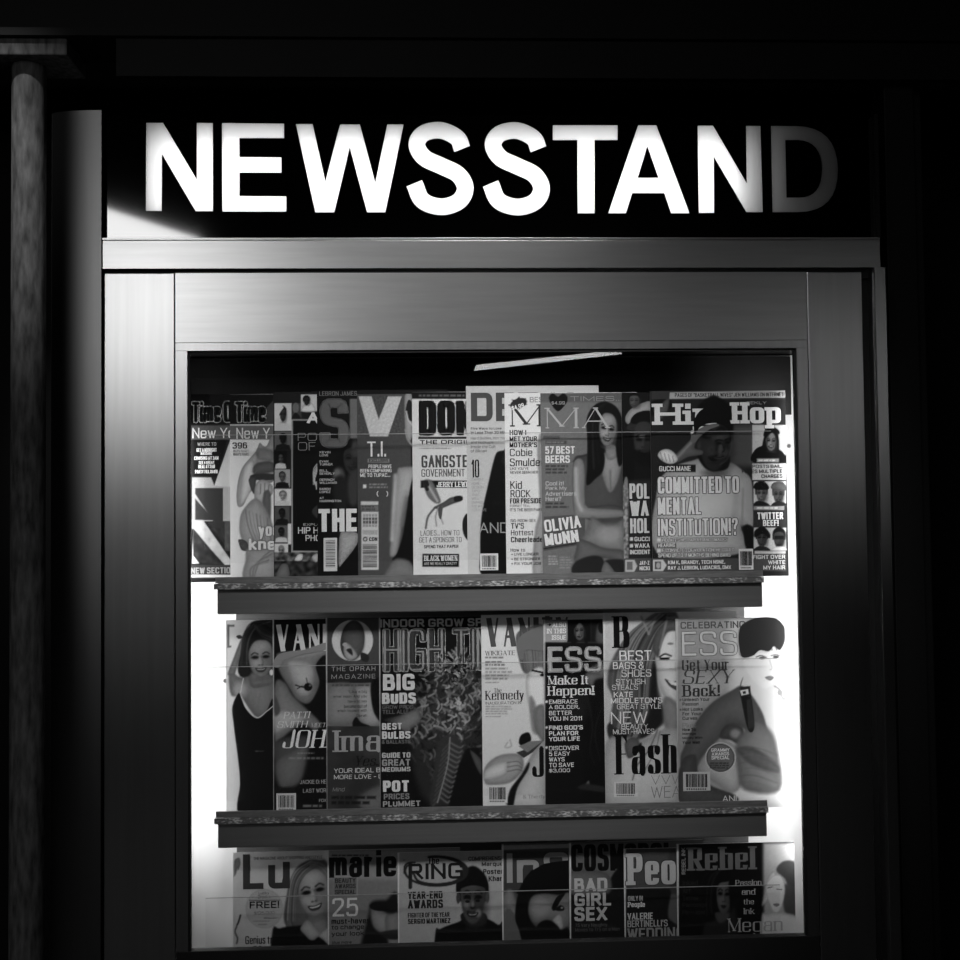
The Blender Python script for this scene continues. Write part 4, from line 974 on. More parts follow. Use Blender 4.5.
m.P([(165,250),(195,262),(190,288),(165,280)], .15)
m.T_('THE OPRAH',46,307,222,325,.62,.13,gap=2.2).T_('MAGAZINE',46,338,222,356,.6,.11,gap=2.2)
m.dashes(48,375,200,388,1,.25)
m.lines(['"Like a big','after noon. And you','have to say','become out of','which to paint with','Oprah'],0,402,19,13,.12,.13,.6,right=188)
m.T_('Ima',58,562,243,648,.6,.2,serif=True,thin=.35)
m.T_('Yes.I',138,665,252,704,.05,.16,serif=True,thin=.4,shear=.25)
m.T_('YOUR IDEAL BODY',56,714,300,732,.8,.15).T_('MORE LOVE - LESS',56,740,300,757,.8,.15).T_('Mind',50,790,100,806,.5,.14,shear=.2)
m.dashes(46,820,230,862,2,.08)

m = Mag(B2, (238,108,778,875), 652, .07, depth(3), Z2, K2, 'dark magazine with a big leafy plant bud and tall outlined title', g2)
R_ = random.Random(5)
m.P([(430,420),(470,300),(540,255),(620,300),(640,420),(640,700),(560,860),(440,860),(370,700),(390,520)], .16, 20)
def bud(n, lo, hi, box, ln):
    for _ in range(n):
        t = R_.random(); cx = box[0]+R_.random()*(box[2]-box[0]); cy = box[1]+R_.random()*(box[3]-box[1])
        u = (cx-(box[0]+box[2])/2)/((box[2]-box[0])/2); w = (cy-(box[1]+box[3])/2)/((box[3]-box[1])/2)
        if u*u+w*w > 1: continue
        a = math.pi/2+R_.uniform(-1.3, 1.3)
        l = ln*R_.uniform(.5, 1.3)
        m.L([(cx,cy),(cx+l*math.cos(a)*.6+6,cy-l*.5*math.sin(a)),(cx+l*math.cos(a),cy-l*math.sin(a))], R_.uniform(4,9), R_.uniform(lo,hi), 3, .85)
bud(260, .03, .3, (350,330,650,800), 46); bud(120, .1, .42, (360,380,650,760), 34); bud(260, .14, .62, (380,260,650,640), 32); bud(40, .3, .72, (480,250,600,420), 30); bud(30, .4, .75, (490,450,590,580), 24); bud(40,.3,.6,(330,430,440,640),34)
for k in range(5): m.P([(255+k*12,520+k*2),(330+k*14,500-k*6),(400,480+k*12),(340,540+k*6)], .2+.07*k, 5, .7)
m.P([(640,650),(590,640),(560,690),(540,760),(520,860),(640,860)], .03, 10)
m.P([(480,600),(520,575),(560,600),(570,660),(540,720),(510,780),(480,840),(450,870),(440,830),(455,740),(465,660)], .2, 6)
for k in range(12):
    y = 610+k*20; x = 520-k*3.5; m.L([(x,y),(x+38-k,y+20),(x+52-k*1.5,y+14)],7,.42,4,.8).L([(x,y),(x-24,y+26),(x-30,y+34)],5,.3,4,.8)
m.L([(520,590),(510,700),(470,850)],5,.5,3)
m.P([(600,640),(645,680),(645,740),(620,700)], .3, 6)
m.R(240,700,360,875,.05,20,.6)
m.T_('INDOOR GROW SPECIAL',240,118,790,150,.72,.24)
m.out('HIGH TIMES',256,160,850,324,.2,.72,5,.125)
m.T_('HIGH TIMES',256,160,850,324,.5,.05,lay=3)
def leaf_over(n, box, lo, hi, ln, lay):
    for _ in range(n):
        cx = R_.uniform(box[0],box[2]); cy = R_.uniform(box[1],box[3]); a = R_.uniform(.1,3.0); l = ln*R_.uniform(.6,1.2); w = l*.2
        dx, dy = math.cos(a), -math.sin(a)
        over(m, [(cx,cy),(cx+dx*l*.5-dy*w,cy+dy*l*.5+dx*w),(cx+dx*l,cy+dy*l),(cx+dx*l*.5+dy*w,cy+dy*l*.5-dx*w)], R_.uniform(lo,hi), lay, False)
leaf_over(60,(470,270,600,340),.15,.6,26,4); leaf_over(40,(420,310,640,380),.1,.5,26,4)
m.T_('BIG',252,337,380,402,.78,.3).T_('BUDS',248,412,384,456,.78,.3).T_('GROW PROS',250,462,372,476,.4).T_('TELL ALL',250,480,345,496,.4)
m.T_('BEST',248,533,328,559,.78,.28).T_('BULBS',248,566,362,596,.78,.28).T_('& BALLASTS',248,600,362,616,.42,.2)
m.T_('GUIDE TO',248,651,362,672,.72,.28).T_('GREAT',248,678,362,704,.6,.25).T_('MEDIUMS',248,709,362,727,.72,.28)
m.T_('POT',252,763,358,808,.85,.3).T_('PRICES',255,815,358,838,.5,.25).T_('PLUMMET',252,845,402,867,.6,.25)
m.T_('PLANTS & SEEDS',612-366,165,612-362,166,.3)

m = Mag(B3, (48,98,583,865), 300, .8, depth(4), Z2, K2, 'pale magazine with grey title and a hand holding a black object', g2)
m.R(300,100,583,122,.72)
for k in range(7): m.R(300+k*36,104,318+k*36,122,.25)
m.P([(185,180),(230,150),(300,150),(300,330),(255,330),(215,330),(192,260)], .42, 5)
for k in range(9): m.L([(200+k*9,180),(205+k*11,240),(215+k*10,320)],4,.25+.06*(k % 4),3,.8)
m.P([(235,330),(300,325),(300,560),(270,570),(245,500),(225,400)], .86, 6).L([(250,322),(290,330)],8,.08).E(290,340,10,6,.1)
m.P([(240,430),(262,460),(258,520),(280,570),(250,560)], .5, 10).P([(262,470),(300,470),(300,600),(275,585),(258,530)], .45, 8)
m.P([(150,865),(170,800),(200,740),(300,600),(300,865)], .72, 6)
m.P([(60,710),(100,670),(150,655),(200,660),(215,690),(205,730),(160,770),(90,780),(60,770)], .62, 6).P([(60,720),(110,690),(150,690),(140,740),(60,760)], .76, 10)
for k in range(3): m.L([(150,690+k*18),(190,686+k*16),(208,700+k*12)],4,.35,3,.8)
m.P([(195,610),(205,580),(235,570),(245,600),(228,612),(210,625)], .04, 3).PL([(185,650),(215,640),(235,625),(298,598),(250,650),(215,672)], .2).PL([(195,625),(240,605),(295,602),(230,650)],.45)
m.P([(150,865),(160,800),(205,740),(235,690),(232,720),(190,790),(172,865)], .08, 5)
m.L([(150,610),(140,630),(165,625),(160,600)],4,.6,4)
m.T_('VANITY',66,112,400,228,.3,.24,thin=.5)
over(m, [(192,260),(190,205),(225,170),(300,150),(300,240),(225,240),(210,280)], .4)
m.T_('WIKIGATE',61,244,180,262,.25,.16,serif=True,thin=.45).dashes(61,265,150,276,1,.35).dashes(61,283,150,305,2,.25).dashes(61,308,178,362,4,.5).dashes(61,366,130,374,1,.5)
m.T_('The',96,393,126,411,.25,.14,serif=True,thin=.4).T_('Kennedy',62,404,216,450,.12,.15,serif=True,thin=.35).T_('INAUGURATION IN',62,447,205,459,.3,.14)
m.dashes(62,462,175,500,4,.55).dashes(62,503,125,510,1,.5)
m.T_('J',249,630,296,748,.06,.22,serif=True,thin=.4)
m.T_('& The dying',212,820,330,838,.4,.14,serif=True,thin=.4)
m.barcode(70,780,149,852)

m = Mag(B3, (297,118,832,860), 552, .08, depth(5), Z2, K2, 'black magazine with white headline Make It Happen and three white bullet blocks', g2)
m.R(290,118,840,212,.2).PL([(297,122),(388,122),(400,165),(388,208),(297,208)], .55)
m.R(390,122,482,208,.06).face(437,165,50,72,.36,.03,-4,.02,1).R(484,122,560,208,.1).P([(505,208),(510,140),(540,128),(560,208)], .3, 6).E(528,150,16,24,.08)
m.P([(490,420),(500,360),(552,340),(552,860),(460,860),(470,600),(420,560)], .035, 12).P([(455,350),(500,300),(552,300),(552,345),(505,360),(488,385)], .42, 8)
m.L([(470,430),(490,540),(480,640),(500,700)],8,.12,6).L([(545,430),(500,560),(520,680)],6,.14,6).P([(455,790),(475,760),(478,790)],.4,5).E(430,480,50,70,.13,0,30,.8)
m.P([(430,790),(470,775),(552,790),(552,810),(460,800)],.16,6)
m.T_('ALSO',330,131,384,149,.9,.17,serif=True).T_('IN THIS',308,155,384,174,.9,.17,serif=True).T_('ISSUE',328,181,384,199,.9,.17,serif=True).T_('>',308,134,326,147,.1,.3)
m.out('ESS',314,231,525,328,.66,.9,3,.13)
m.T_('Make It',312,344,476,379,.9,.19,serif=True,thin=.4).T_('Happen!',312,386,496,432,.9,.19,serif=True,thin=.4)
y = 439
for t in ('EMBRACE','A BOLDER,','BETTER','YOU IN 2011',None,"FIND GOD'S",'PLAN FOR','YOUR LIFE',None,'DISCOVER','5 EASY','WAYS','TO SAVE','$3,000'):
    if t is None: y += 14; continue
    w = dict(zip(('EMBRACE','A BOLDER,','BETTER','YOU IN 2011',"FIND GOD'S",'PLAN FOR','YOUR LIFE','DISCOVER','5 EASY','WAYS','TO SAVE','$3,000'),(115,122,92,132,136,118,124,120,84,62,100,84)))[t]
    b = .22 if t in ("FIND GOD'S",'PLAN FOR','YOUR LIFE') else .17
    m.T_(t,316,y,316+w,y+17,.86,b); y += 22.5
for y in (447,550,630): m.E(306,y,5,5,.9)

m = Mag(B4, (57,90,592,855), 350, .72, depth(6), Z2, K2, 'pale magazine with a serif B and a smiling long-haired woman', g2)
m.P([(80,300),(130,210),(200,140),(260,95),(345,90),(350,200),(310,170),(260,300),(280,420),(300,520),(260,560),(200,600),(150,640),(90,600),(80,520),(95,430),(70,380)], .4, 8)
m.P([(200,340),(262,290),(270,420),(300,500),(260,560),(200,590),(215,470)], .12, 8).P([(70,540),(120,520),(180,560),(120,600),(80,600)], .18, 6)
m.hair([(260,95),(150,180),(92,290),(78,380),(95,450),(88,560)],[(345,110),(300,170),(255,290),(240,420),(235,500),(175,620)],30,.1,.62,7,4)
m.P([(262,220),(300,160),(350,150),(350,470),(320,450),(285,400),(268,330)], .82, 6).P([(300,430),(350,460),(350,560),(310,560),(290,500)], .5, 10)
m.P([(250,230),(270,160),(330,120),(350,130),(350,160),(310,170),(285,220),(272,270)], .35, 6)
m.L([(278,268),(300,256),(325,264)],6,.15,3).E(298,276,20,6,.12).L([(280,272),(318,270)],3,.08)
m.P([(300,355),(325,368),(350,366),(350,400),(325,390),(308,372)], .3, 3).PL([(312,364),(350,370),(350,384),(325,378)], .92).L([(345,290),(348,340)],6,.6,6).E(322,215,12,5,.5)
m.P([(70,600),(200,600),(350,560),(350,855),(64,855)], .76, 10).L([(270,560),(235,640),(190,700),(170,760)],4,.35,4).L([(280,565),(262,640),(220,720)],3,.4,4)
m.P([(140,610),(180,590),(200,620),(180,660),(150,670)], .35, 5).P([(185,640),(205,610),(205,650)],.1,4)
m.T_('B',95,106,158,232,.06,.24,serif=True,thin=.2)
for a,b in (((205,108),(235,175)),((235,175),(262,112)),((280,230),(310,110)),((318,112),(345,112))): m.L([a,b],9,.5,4,.8)
tx = [('BEST',118,243,246,285,.13),('BAGS &',92,288,216,318,.13),('SHOES',126,319,245,348,.13),('STYLISH',104,357,222,378,.12),('STEALS',88,380,192,400,.12),('KATE',95,408,172,430,.18),("MIDDLETON'S",83,433,290,454,.18),('GREAT STYLE',108,457,285,477,.12),('NEW',84,488,230,536,.1),('BEAUTY',126,537,232,556,.12),('MUST-HAVES',92,558,257,577,.12)]
for t,a,b,c,d,w in tx: m.T_(t,a,b,c,d,.93,w)
m.T_('Fash',104,582,348,738,.05,.15,serif=True,thin=.18)
m.T_('VVWA',245,742,420,778,.45,.07,thin=.9).T_('WEAR',245,786,400,832,.45,.07,thin=.9)
m.barcode(96,765,190,828)

m = Mag(B5, (28,112,466,850), 470, .64, depth(7), Z2, 1.1, 'pale magazine at the right end of the middle tier, short-haired woman in a halter strap', g2)
m.P([(30,300),(140,300),(250,330),(280,400),(150,480),(80,600),(30,640)], .72, 20)
m.R(240,112,470,850,.86,30)
m.P([(40,680),(60,620),(110,520),(170,450),(250,400),(290,385),(340,440),(380,520),(390,640),(340,640),(300,560),(240,540),(205,590),(140,660),(105,720),(60,740)], .42, 6)
m.P([(110,705),(200,590),(215,600),(280,640),(290,760),(250,812),(180,770)], .74, 8).P([(45,690),(100,660),(110,720),(160,780),(260,820),(250,850),(40,850)], .34, 6)
m.P([(200,590),(215,550),(250,535),(290,550),(295,590),(270,615),(240,600)], .3, 6).E(262,575,20,18,.55,0,10)
m.P([(265,610),(300,560),(340,520),(400,560),(430,640),(440,800),(300,800),(270,720)], .5, 12).P([(270,640),(330,630),(420,690),(430,730),(330,700)], .38, 10)
for k in range(6): m.L([(280,640+k*26),(340,630+k*28),(430,660+k*28)],4,.36+.05*(k % 2),5,.7)
m.P([(300,270),(420,250),(435,300),(420,360),(385,395),(345,375),(310,330)], .9, 5)
m.P([(275,180),(290,140),(350,112),(420,115),(458,150),(460,200),(440,240),(415,225),(395,245),(360,240),(330,262),(290,268),(278,230)], .2, 4)
for k in range(8): m.L([(350,120+k*2),(310+k*14,170),(300+k*18,240)],4,.22+.05*(k % 3),3,.8)
m.L([(345,268),(365,262),(385,270)],4,.3,2).E(368,272,12,5,.3).L([(405,262),(425,258),(438,262)],4,.35,2).E(424,268,12,6,.3).L([(398,280),(408,312),(398,320)],3,.7,3).P([(380,350),(400,344),(415,350),(400,362)], .55, 3)
m.P([(292,350),(282,385),(318,385),(322,400),(338,545),(312,560),(285,440),(280,400)], .12, 3).PL([(280,402),(312,396),(316,416),(286,422)], .85).PL([(290,406),(302,404),(304,414),(292,416)], .1).PL([(306,440),(322,436),(338,548),(314,556)],.2)
m.L([(420,385),(440,400),(450,430),(480,440)],6,.5,5).E(440,410,10,12,.55).E(462,435,14,8,.55)
m.E(202,671,61,61,.8).E(202,671,57,57,.28).E(202,671,52,52,.42)
m.T_('GRAMMY',165,634,238,647,.9,.2).T_('AWARDS',167,650,236,662,.9,.2).T_('SPECIAL',166,664,238,678,.9,.2).dashes(160,688,245,716,3,.15)
m.T_('CELEBRATING BLACK',42,128,440,155,.34,.19)
m.out('ESSE',48,168,340,263,.82,.5,2.5,.11)
over(m, [(278,230),(276,180),(290,140),(350,114),(420,116),(456,150),(458,200),(440,238),(415,225),(395,245),(360,240),(330,262),(290,268)], .19)
m.T_('Get Your',48,278,236,322,.25,.17,serif=True,thin=.4).T_('SEXY',48,322,262,376,.28,.17,serif=True,thin=.3,shear=.22).T_('Back!',52,381,200,427,.22,.2,serif=True,thin=.4)
for y,r in ((432,['Unleash Your','Passion']),(471,['Hot Looks','For Your','Curves'])): m.E(42,y+8,3,3,.15); m.lines(r,50,y,18,13,.14,.2,.72)
m.T_('Plus:',50,533,104,550,.5,.16,serif=True,thin=.5).lines(['How To','Manage','Money With','Your Man'],50,553,17,12,.1,.22,.72)
m.T_('AND',210,823,285,847,.85,.13)
m.barcode(53,726,160,804)

# ---------------- bottom tier
m = Mag(C1, (320,190,1125,1330), 895, .82, depth(0), Z3, 1.15, 'shopping magazine at the left end of the bottom tier, blonde woman and round FREE seal', g3)
m.P([(330,240),(355,228),(362,260),(350,300),(345,290),(332,330),(308,345),(320,280)], .5, 6)
m.L([(362,572),(352,610),(342,630)],9,.12,5).L([(340,640),(330,670),(345,710),(340,740)],8,.25,6)
m.E(506,532,112,118,.68,0,6).E(506,532,108,114,.74,0,6)
m.P([(640,640),(648,420),(690,300),(760,245),(830,240),(890,280),(890,640)], .42, 10)
m.P([(640,640),(650,420),(680,420),(670,660)], .5, 10).P([(890,700),(860,560),(780,540),(760,600),(760,700)], .55, 8)
for k in range(9): m.L([(780-k*8,250+k*8),(700-k*4,380),(665-k*2,520),(650+k*4,660)],7,(.26,.6,.36,.52)[k % 4],4,.85)
m.face(800,440,210,290,.66,.3,-10,.12,3).P([(690,400),(720,290),(800,245),(890,270),(890,340),(820,290),(760,320),(720,380),(705,440)], .4, 8)
m.P([(550,700),(600,650),(700,635),(760,640),(790,720),(890,730),(890,1300),(540,1300)], .09, 8).P([(722,650),(770,600),(850,690),(830,700),(785,720),(750,690)], .72, 6).P([(830,690),(890,650),(890,740),(860,720)], .7, 6)
m.T_('Lu',378,207,660,416,.25,.2)
m.hair([(785,248),(690,310),(655,430),(640,640)],[(825,262),(745,330),(702,420),(690,655)],16,.28,.68,7,5)
m.hair([(790,246),(850,256),(890,300)],[(780,280),(840,300),(890,350)],6,.3,.62,7,6)
m.T_('THE MAGAZINE ABOUT SHOPPING AND STYLE',440,222,855,240,.35,.13)
m.T_('Lucky',472,430,535,450,.3,.13).T_('Breaks',468,452,542,470,.3,.13).R(415,480,600,484,.2).T_('FREE!',418,490,595,531,.07,.2).T_('$125,000',444,548,566,570,.3,.1).dashes(505,584,590,592,1,.2).dashes(440,602,565,612,1,.5).dashes(470,622,530,632,1,.5)
m.T_('Genius tricks that',392,697,720,745,.1,.13).T_('flatter',430,755,720,832,.05,.2)
m.T_('every',430,870,720,960,.05,.2)

m = Mag(C2, (40,150,712,1110), 400, .33, depth(1), Z3, K3, 'grey magazine with heavy lowercase black title and the number 25', g3)
m.R(30,150,720,300,.4,20)
m.P([(205,630),(245,480),(260,415),(330,405),(400,420),(400,1110),(180,1110),(190,700)], .06, 14).P([(255,450),(290,440),(340,470),(370,480),(400,500),(400,600),(330,580),(270,540)], .42, 10).P([(330,500),(370,470),(400,480),(400,640),(350,640)], .36, 10).P([(250,430),(300,415),(345,445),(335,460),(270,455)], .05, 4)
m.P([(300,570),(400,555),(400,600),(340,600)], .1, 6)
m.R(68,285,190,382,.46).R(70,290,186,380,.3).T_('BEAUTY',76,295,180,318,.12,.2).T_('AWARDS',76,324,180,346,.12,.2).T_('SPECIAL',76,354,180,376,.12,.2)
m.dashes(60,172,300,186,1,.1)
m.T_('marie',46,158,388,292,.03,.3)
m.T_('25',62,396,192,488,.6,.14)
m.lines(['must-haves','to change','your look'],58,498,33,28,.04,.2,.72).T_('plus more',60,612,160,630,.08,.2)

m = Mag(C2, (395,160,1067,1110), 930, .46, depth(2), Z3, K3, 'pale boxing magazine with a title in an oval and a man in a dark sweater', g3)
m.R(395,160,1000,182,.46)
m.P([(560,1110),(580,600),(610,550),(700,515),(730,500),(830,495),(900,530),(930,560),(930,1110)], .02, 5).P([(720,470),(830,470),(840,520),(775,540),(720,515)], .07, 5)
m.face(772,400,142,250,.2,.03,0,.02,2).P([(690,370),(690,310),(720,275),(770,260),(825,275),(850,320),(850,380),(835,345),(775,330),(715,345)], .02, 4)
m.E(698,395,10,28,.17).E(846,390,10,28,.2).E(740,430,12,20,.32,0,8).E(800,470,14,20,.34,0,8).P([(742,468),(770,473),(800,466),(788,486),(754,488)],.05,3).P([(750,473),(770,477),(793,471),(784,481),(758,482)],.5,3).E(745,412,12,7,.03).E(797,408,12,7,.03).L([(728,398),(745,390),(760,400)],6,.03,3).L([(782,398),(798,388),(814,394)],6,.03,3).E(770,445,9,6,.08).E(772,425,7,14,.34,0,5,.7)
m.dashes(420,198,515,207,1,.15)
m.E(588,258,164,80,.1).E(578,258,142,66,.46).R(430,180,545,225,.46,6)
m.T_('RING',448,222,725,302,.08,.2).L([(425,268),(428,232),(450,216),(480,214)],8,.1).L([(456,222),(456,340)],19,.1).L([(470,265),(500,310),(590,325),(690,312)],12,.1)
m.T_('The',545,188,602,224,.1,.17)
m.T_('YEAR-END',444,363,620,400,.07,.24,).T_('AWARDS',444,405,622,448,.07,.24)
m.T_('FIGHTER OF THE YEAR',444,470,655,494,.07,.2).T_('SERGIO MARTINEZ',444,500,660,526,.07,.24)
m.lines(['COMPREHENSIVE'],750,186,20,20,.1,.2,.62).lines(['Marque','Poster','Khan'],0,212,36,26,.08,.22,.66,right=925)

m = Mag(C3, (80,150,931,1340), 516, .2, depth(3), Z3, K3, 'dark magazine with big plain pale title and half-hidden dark-haired face', g3)
m.PL([(75,160),(520,150),(520,178),(75,192)], .42)
m.R(75,200,520,465,.16,8)
m.P([(90,470),(150,460),(200,700),(90,600)], .36, 10).P([(90,600),(200,720),(240,1300),(85,1300)], .25, 8)
m.P([(160,620),(190,440),(260,330),(350,285),(440,270),(520,275),(520,470),(300,480),(250,560),(260,640),(330,700),(520,720),(520,1300),(320,1300),(200,760)], .035, 6)
m.P([(245,560),(270,490),(340,470),(440,480),(520,470),(520,640),(460,700),(420,660),(360,640),(300,665),(262,630)], .34, 10).E(320,560,60,60,.42,0,30,.7)
m.P([(395,560),(430,490),(480,470),(450,520),(415,580)], .05, 4).P([(420,570),(450,545),(475,560),(470,580),(430,582)], .05, 4).E(460,562,8,6,.4).P([(400,640),(450,600),(470,680),(440,700)], .46, 8)
m.P([(300,680),(360,640),(420,665),(450,720),(380,780),(310,760)], .03, 8)
m.T_('InSt',108,216,640,402,.42,.2)
over(m, [(165,470),(200,430),(262,330),(350,285),(440,272),(530,270),(530,470)], .035, sm=False)
m.T_('beauty',110,770,230,795,.06,.15)

m = Mag(C3, (512,140,1376,1340), 862, .27, depth(4), Z3, K3, 'grey magazine with condensed black title and BAD GIRL SEX in pale capitals', g3)
m.P([(750,460),(770,380),(810,320),(862,290),(870,1300),(740,1300),(760,700)], .05, 8).R(505,460,870,1340,.06,10)
m.P([(505,330),(740,340),(760,470),(505,470)], .28, 10)
m.T_('COSMOPOL',520,160,1180,330,.03,.22)
m.T_('BAD',540,375,752,460,.52,.24).T_('GIRL',540,470,778,552,.52,.24).T_('SEX',540,560,750,648,.5,.24)
m.T_('75 Very Naughty',545,664,750,690,.24,.16).T_('Moves to Try on a Man',545,692,830,720,.2,.16)

m = Mag(C4, (68,130,680,990), 318, .15, depth(5), Z3, K3, 'dark celebrity magazine with a pale heavy slab-letter title, second from the right end below', g3)
m.R(60,130,690,310,.2,6).R(60,315,690,1000,.06,6).P([(265,430),(280,340),(318,325),(320,470),(280,460)], .24, 8).P([(270,150),(318,160),(318,320),(275,320)], .16, 8)
m.out('Peo',80,155,302,298,.52,.1,3,.27,serif=True,thin=.6)
m.T_('ONLY IN',82,348,150,370,.5,.17).T_('People',82,376,160,404,.6,.2,serif=True)
m.T_('VALERIE',80,426,196,456,.55,.17).T_("BERTINELLI'S",80,460,264,490,.48,.15).T_('WEDDING',80,496,340,552,.38,.17).T_('ALBUM!',80,560,320,615,.3,.17)

m = Mag(C4, (310,105,850,985), 870, .05, depth(6), Z3, 2.3, 'black tattoo magazine at the right end of the bottom tier, blackletter title and dark-haired woman', g3)
m.R(700,105,870,985,.5,12).R(305,310,700,985,.03,14)
m.P([(390,300),(400,230),(450,205),(520,215),(545,250),(550,300),(480,300),(470,420),(500,470),(380,480)], .025, 8)
m.face(520,345,80,170,.26,.03,2,.02,3,smile=False).P([(470,330),(475,270),(510,240),(548,260),(540,280),(500,290),(485,330),(480,400),(460,420)], .025, 5).P([(545,270),(575,300),(600,380),(560,420),(548,380)], .03, 6)
m.hair([(500,210),(412,260),(395,380),(392,480)],[(522,218),(482,280),(472,380),(482,430)],12,.01,.13,6,8)
m.P([(420,520),(470,460),(540,430),(580,440),(600,985),(400,985)], .1, 14).P([(480,425),(540,425),(540,450),(500,470)], .2, 8)
m.P([(760,230),(790,190),(840,190),(855,240),(850,310),(820,320),(800,270)], .2, 6).P([(700,360),(725,260),(755,240),(760,320),(700,390)], .66, 8).P([(790,300),(850,320),(855,430),(800,420)], .22, 8)
m.P([(712,310),(740,260),(780,255),(800,310),(790,380),(765,425),(735,400)], .78, 6).L([(722,310),(742,306)],5,.25,3).L([(762,316),(785,318)],5,.25,3).L([(752,330),(748,360)],3,.6,3).P([(745,385),(765,380),(775,388),(760,396)],.4,3)
m.P([(690,480),(720,430),(790,425),(860,450),(870,560),(870,985),(690,985)], .76, 8)
m.T_('Rebel',358,128,665,232,.3,.24,thin=.35,serif=True,sharp=True)
m.T_('REBEL INK',-250,0,-120,16,.4,.18) if 0 else None
V, F = lettering('REBEL INK', 120, 18, .18)
m._put(V, F, 346, 248, .42, 1, math.pi/2)
m.lines(['Inked','Art','Tattoo','Piercings','Pin-Ups!'],332,278,34,22,.12,.15,.6,serif=True)
m.T_('Passion',574,275,692,300,.55,.13,serif=True,thin=.5).T_('and',602,316,664,342,.6,.16,serif=True,thin=.5).T_('the',610,362,658,386,.55,.15,serif=True,thin=.5).T_('Ink',612,404,660,430,.55,.15,serif=True,thin=.5)
m.T_('Megan',540,452,790,530,.5,.14,serif=True,thin=.4).T_('Fox',590,545,720,612,.42,.14,serif=True,thin=.4)

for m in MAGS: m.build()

# ------------------------------------------------------------------ tiers that carry the magazines
RX0, RX1 = at(217, 600, .025)[0], at(763, 600, .025)[0]
def tier(label, zledge, zl, zf0, lines, x0, x1):
    """ledge, grey front board below it, scuffed lip and a clear retaining strip"""
    o = (0, .1, zledge)
    t = empty('magazine_rack', o, label, 'rack', 'magazine racks in the cabinet')
    bx('ledge', MT['board'], t, x0, x1, .0265, .1272, zledge-.004, zledge, o)
    bx('front_board', MT['board'], t, x0, x1, .0265, .0325, zf0, zledge-.004, o, .002)
    bx('lip', MT['grey_clear'], t, x0-.002, x1, .0225, .0260, zl[2], zl[0], o)
    bx('scuffed_edge', MT['speck'], t, x0-.004, x1+.001, .0205, .0260, zl[3], zl[2]-.0008, o)
    for za, zb in lines:
        bx('retaining_strip', MT['clear'], t, x0-.02, x1+.02, .0335, .0345, za, zb, o)
        bx('strip_edge', MT['frosted'], t, x0-.02, x1+.02, .0334, .0346, zb, zb+.0009, o)
    return t
z = lambda y: float(at(480, y, .025)[2])
tier('top magazine rack under the row with the saluting man', Z1-LIFT, [z(y) for y in (574, 0, 580, 586)], z(611), [(z(560), z(433))], RX0, RX1)
tier('middle magazine rack under the row with the leafy plant cover', Z2-LIFT, [z(y) for y in (806, 0, 812, 818)], z(843), [(z(797), z(664))], RX0, RX1)
tier('bottom magazine rack under the row with the boxing cover', Z3-LIFT, [z(y) for y in (1034, 0, 1040, 1046)], z(1066), [(z(1020), z(894))], RX0, RX1)
bx('rack_back', MT['board'], cab, at(236, 600, .128)[0], at(744, 600, .128)[0], .128, .1345, .60, 1.6695, co)

for px_, py_ in ((225, 681), (789, 446)):
    p = at(px_, py_, .133); m_ = MB()
    m_.prism([(.0032*math.cos(t), .0032*math.sin(t)) for t in np.linspace(0, 2*math.pi, 12, endpoint=False)], 0, .002)
    m_.v = [(x+p[0]-co[0], -zz+.1348-.15, y+p[2]) for x, y, zz in m_.v]; m_.build('panel_screw', MT['post'], cab)

# ------------------------------------------------------------------ lamps
def area(name, loc, rot, sx, sy, p, spread=180):
    l = bpy.data.lights.new(name, 'AREA'); l.shape = 'RECTANGLE'; l.size = sx; l.size_y = sy; l.energy = p; l.spread = math.radians(spread)
    o = bpy.data.objects.new(name, l); o.location = loc; o.rotation_euler = rot; COL.objects.link(o); return o
def aim(o, tgt):
    d = Vector(tgt)-o.location; o.rotation_euler = d.to_track_quat('-Z', 'Y').to_euler()
# sign tube (stops short of the last letter)
sa, sb = at(158, 170, .04)[0], at(732, 170, .04)[0]
o = area('sign_tube_light', ((sa+sb)/2, .048, 2.025), (0, 0, 0), sb-sa, .12, 1.3); aim(o, ((sa+sb)/2, 0, 2.025))
# upright tubes behind both sides of the window
for nm, x, yy, tx, zt, zb, p in (('left_tube_light', WL-.035, .050, WL+.05, z(430), z(870), .85), ('right_tube_light', WR+.0115, .028, WR-.03, z(395), z(870), .9)):
    o = area(nm, (x, yy, (zt+zb)/2), (0, 0, 0), .03 if x < 0 else .008, zt-zb, p)
    d = (Vector((tx, .135, (zt+zb)/2))-o.location).normalized()
    o.rotation_euler = Matrix((Vector((0, 0, 1)).cross(-d), Vector((0, 0, 1)), -d)).transposed().to_euler()
def spot(name, loc, tgt, p, ang, blend, rad=.05):
    l = bpy.data.lights.new(name, 'SPOT'); l.energy = p; l.spot_size = math.radians(ang); l.spot_blend = blend; l.shadow_soft_size = rad
    o = bpy.data.objects.new(name, l); o.location = loc; COL.objects.link(o); aim(o, tgt); return o
spot('magazine_key_spot', (.12, -1.6, 3.0), at(510, 505, .05), 340, 27.5, 1.0, .28)  # added key light on the magazines; its soft cone shapes the falloff
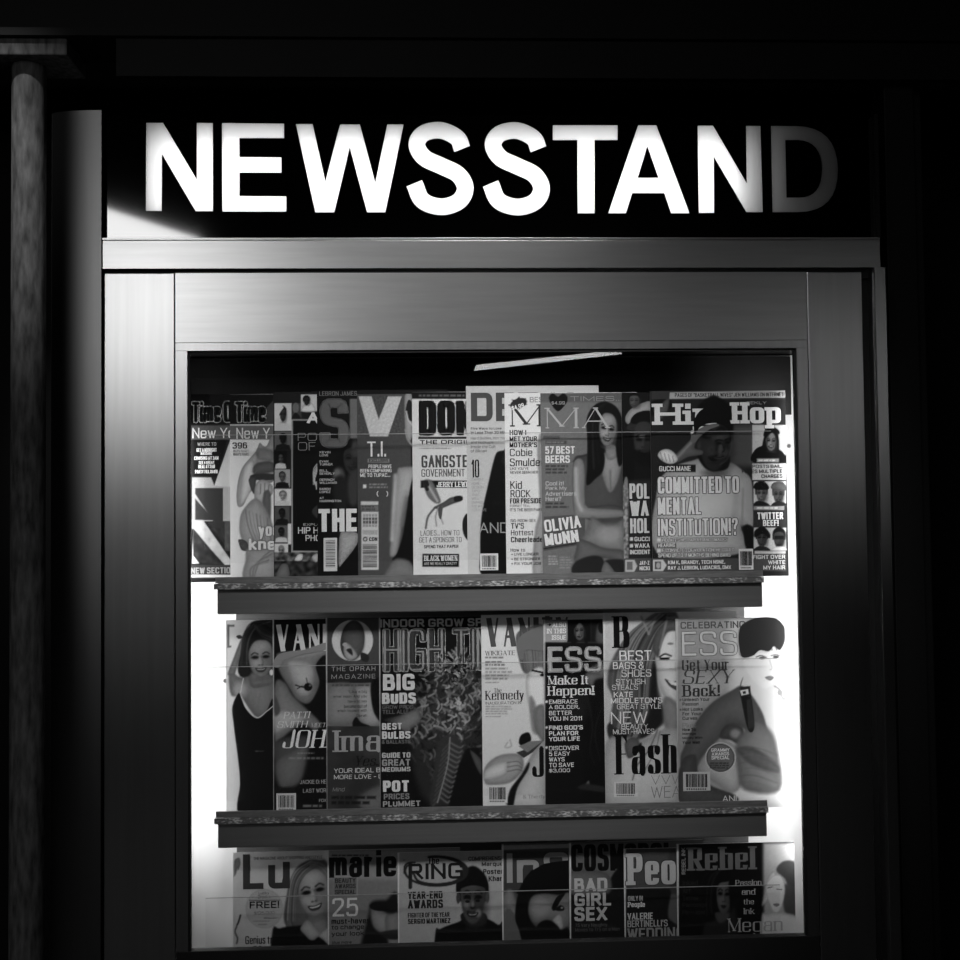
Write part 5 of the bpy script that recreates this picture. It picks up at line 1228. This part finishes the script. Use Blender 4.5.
for px_, py_, pw in ((140, 345, 6.5), (152, 560, .45), (330, 310, 2.2), (500, 312, .65), (690, 318, .17), (842, 390, 1.2)):   # added unseen spots, each mirrored to brighten one stretch of the frame
    P = at(px_, py_, 0); d = P-CAM; t = 1.9
    spot('frame_fill_spot', (P[0]+d[0]*t, -d[1]*t, P[2]+d[2]*t), P, pw, 50, 1.0, .1)
spot('column_fill_spot', (-.80, -.75, 3.0), at(22, 210, .11), 30, 17, 1.0, .03)  # added spot without a fitting, brightens only the upper column

# luminaires on the hall's ceiling; the sign and the window mirror them
def mirror(px_, py_, Yp, zc):
    """where the sight line to a pixel, bounced off the plane at Yp, reaches height zc"""
    P = at(px_, py_, Yp); d = P-CAM; d[1] = -d[1]; t = (zc-P[2])/d[2]; return P+d*t
def luminaire(corners, Yp, s, label, mname):
    zc = CEIL-.06
    P = [mirror(x, y, Yp, zc) for x, y in corners]
    c = sum(P)/len(P)
    t = empty('ceiling_light', (c[0], c[1], CEIL), label, 'ceiling light', 'ceiling lights of the hall')
    v = [(p[0]-c[0], p[1]-c[1], -.06) for p in P]; n = len(v)
    m = MB(); m.add(v, [tuple(range(n))]); m.build('diffuser', emit_mat(mname, s), t)
    m = MB(); m.add([(1.03*x, 1.03*y, -.058) for x, y, q in v]+[(1.03*x, 1.03*y, 0) for x, y, q in v],
                    [tuple(range(n)), tuple(range(n, 2*n))]+[(i, (i+1) % n, (i+1) % n+n, i+n) for i in range(n)])
    m.build('housing', MT['lamp_body'], t); return t
luminaire([(98, 206), (200, 239), (199, 266), (98, 262)], YS, 11, 'broad ceiling light mirrored in the left end of the sign', 'lamp_diffuser')
luminaire([(474, 371), (476, 365), (618, 350), (622, 354)], .008, 7, 'thin fluorescent tube light mirrored along the top of the window', 'fluorescent_tube')
scene.view_settings.view_transform = 'Standard'; scene.view_settings.look = 'None'
scene.view_settings.gamma = 1; scene.view_settings.use_curve_mapping = False
scene.view_settings.exposure = 0.0
w = bpy.data.worlds.new('night'); w.use_nodes = True; w.node_tree.nodes['Background'].inputs[1].default_value = 0.0
scene.world = w
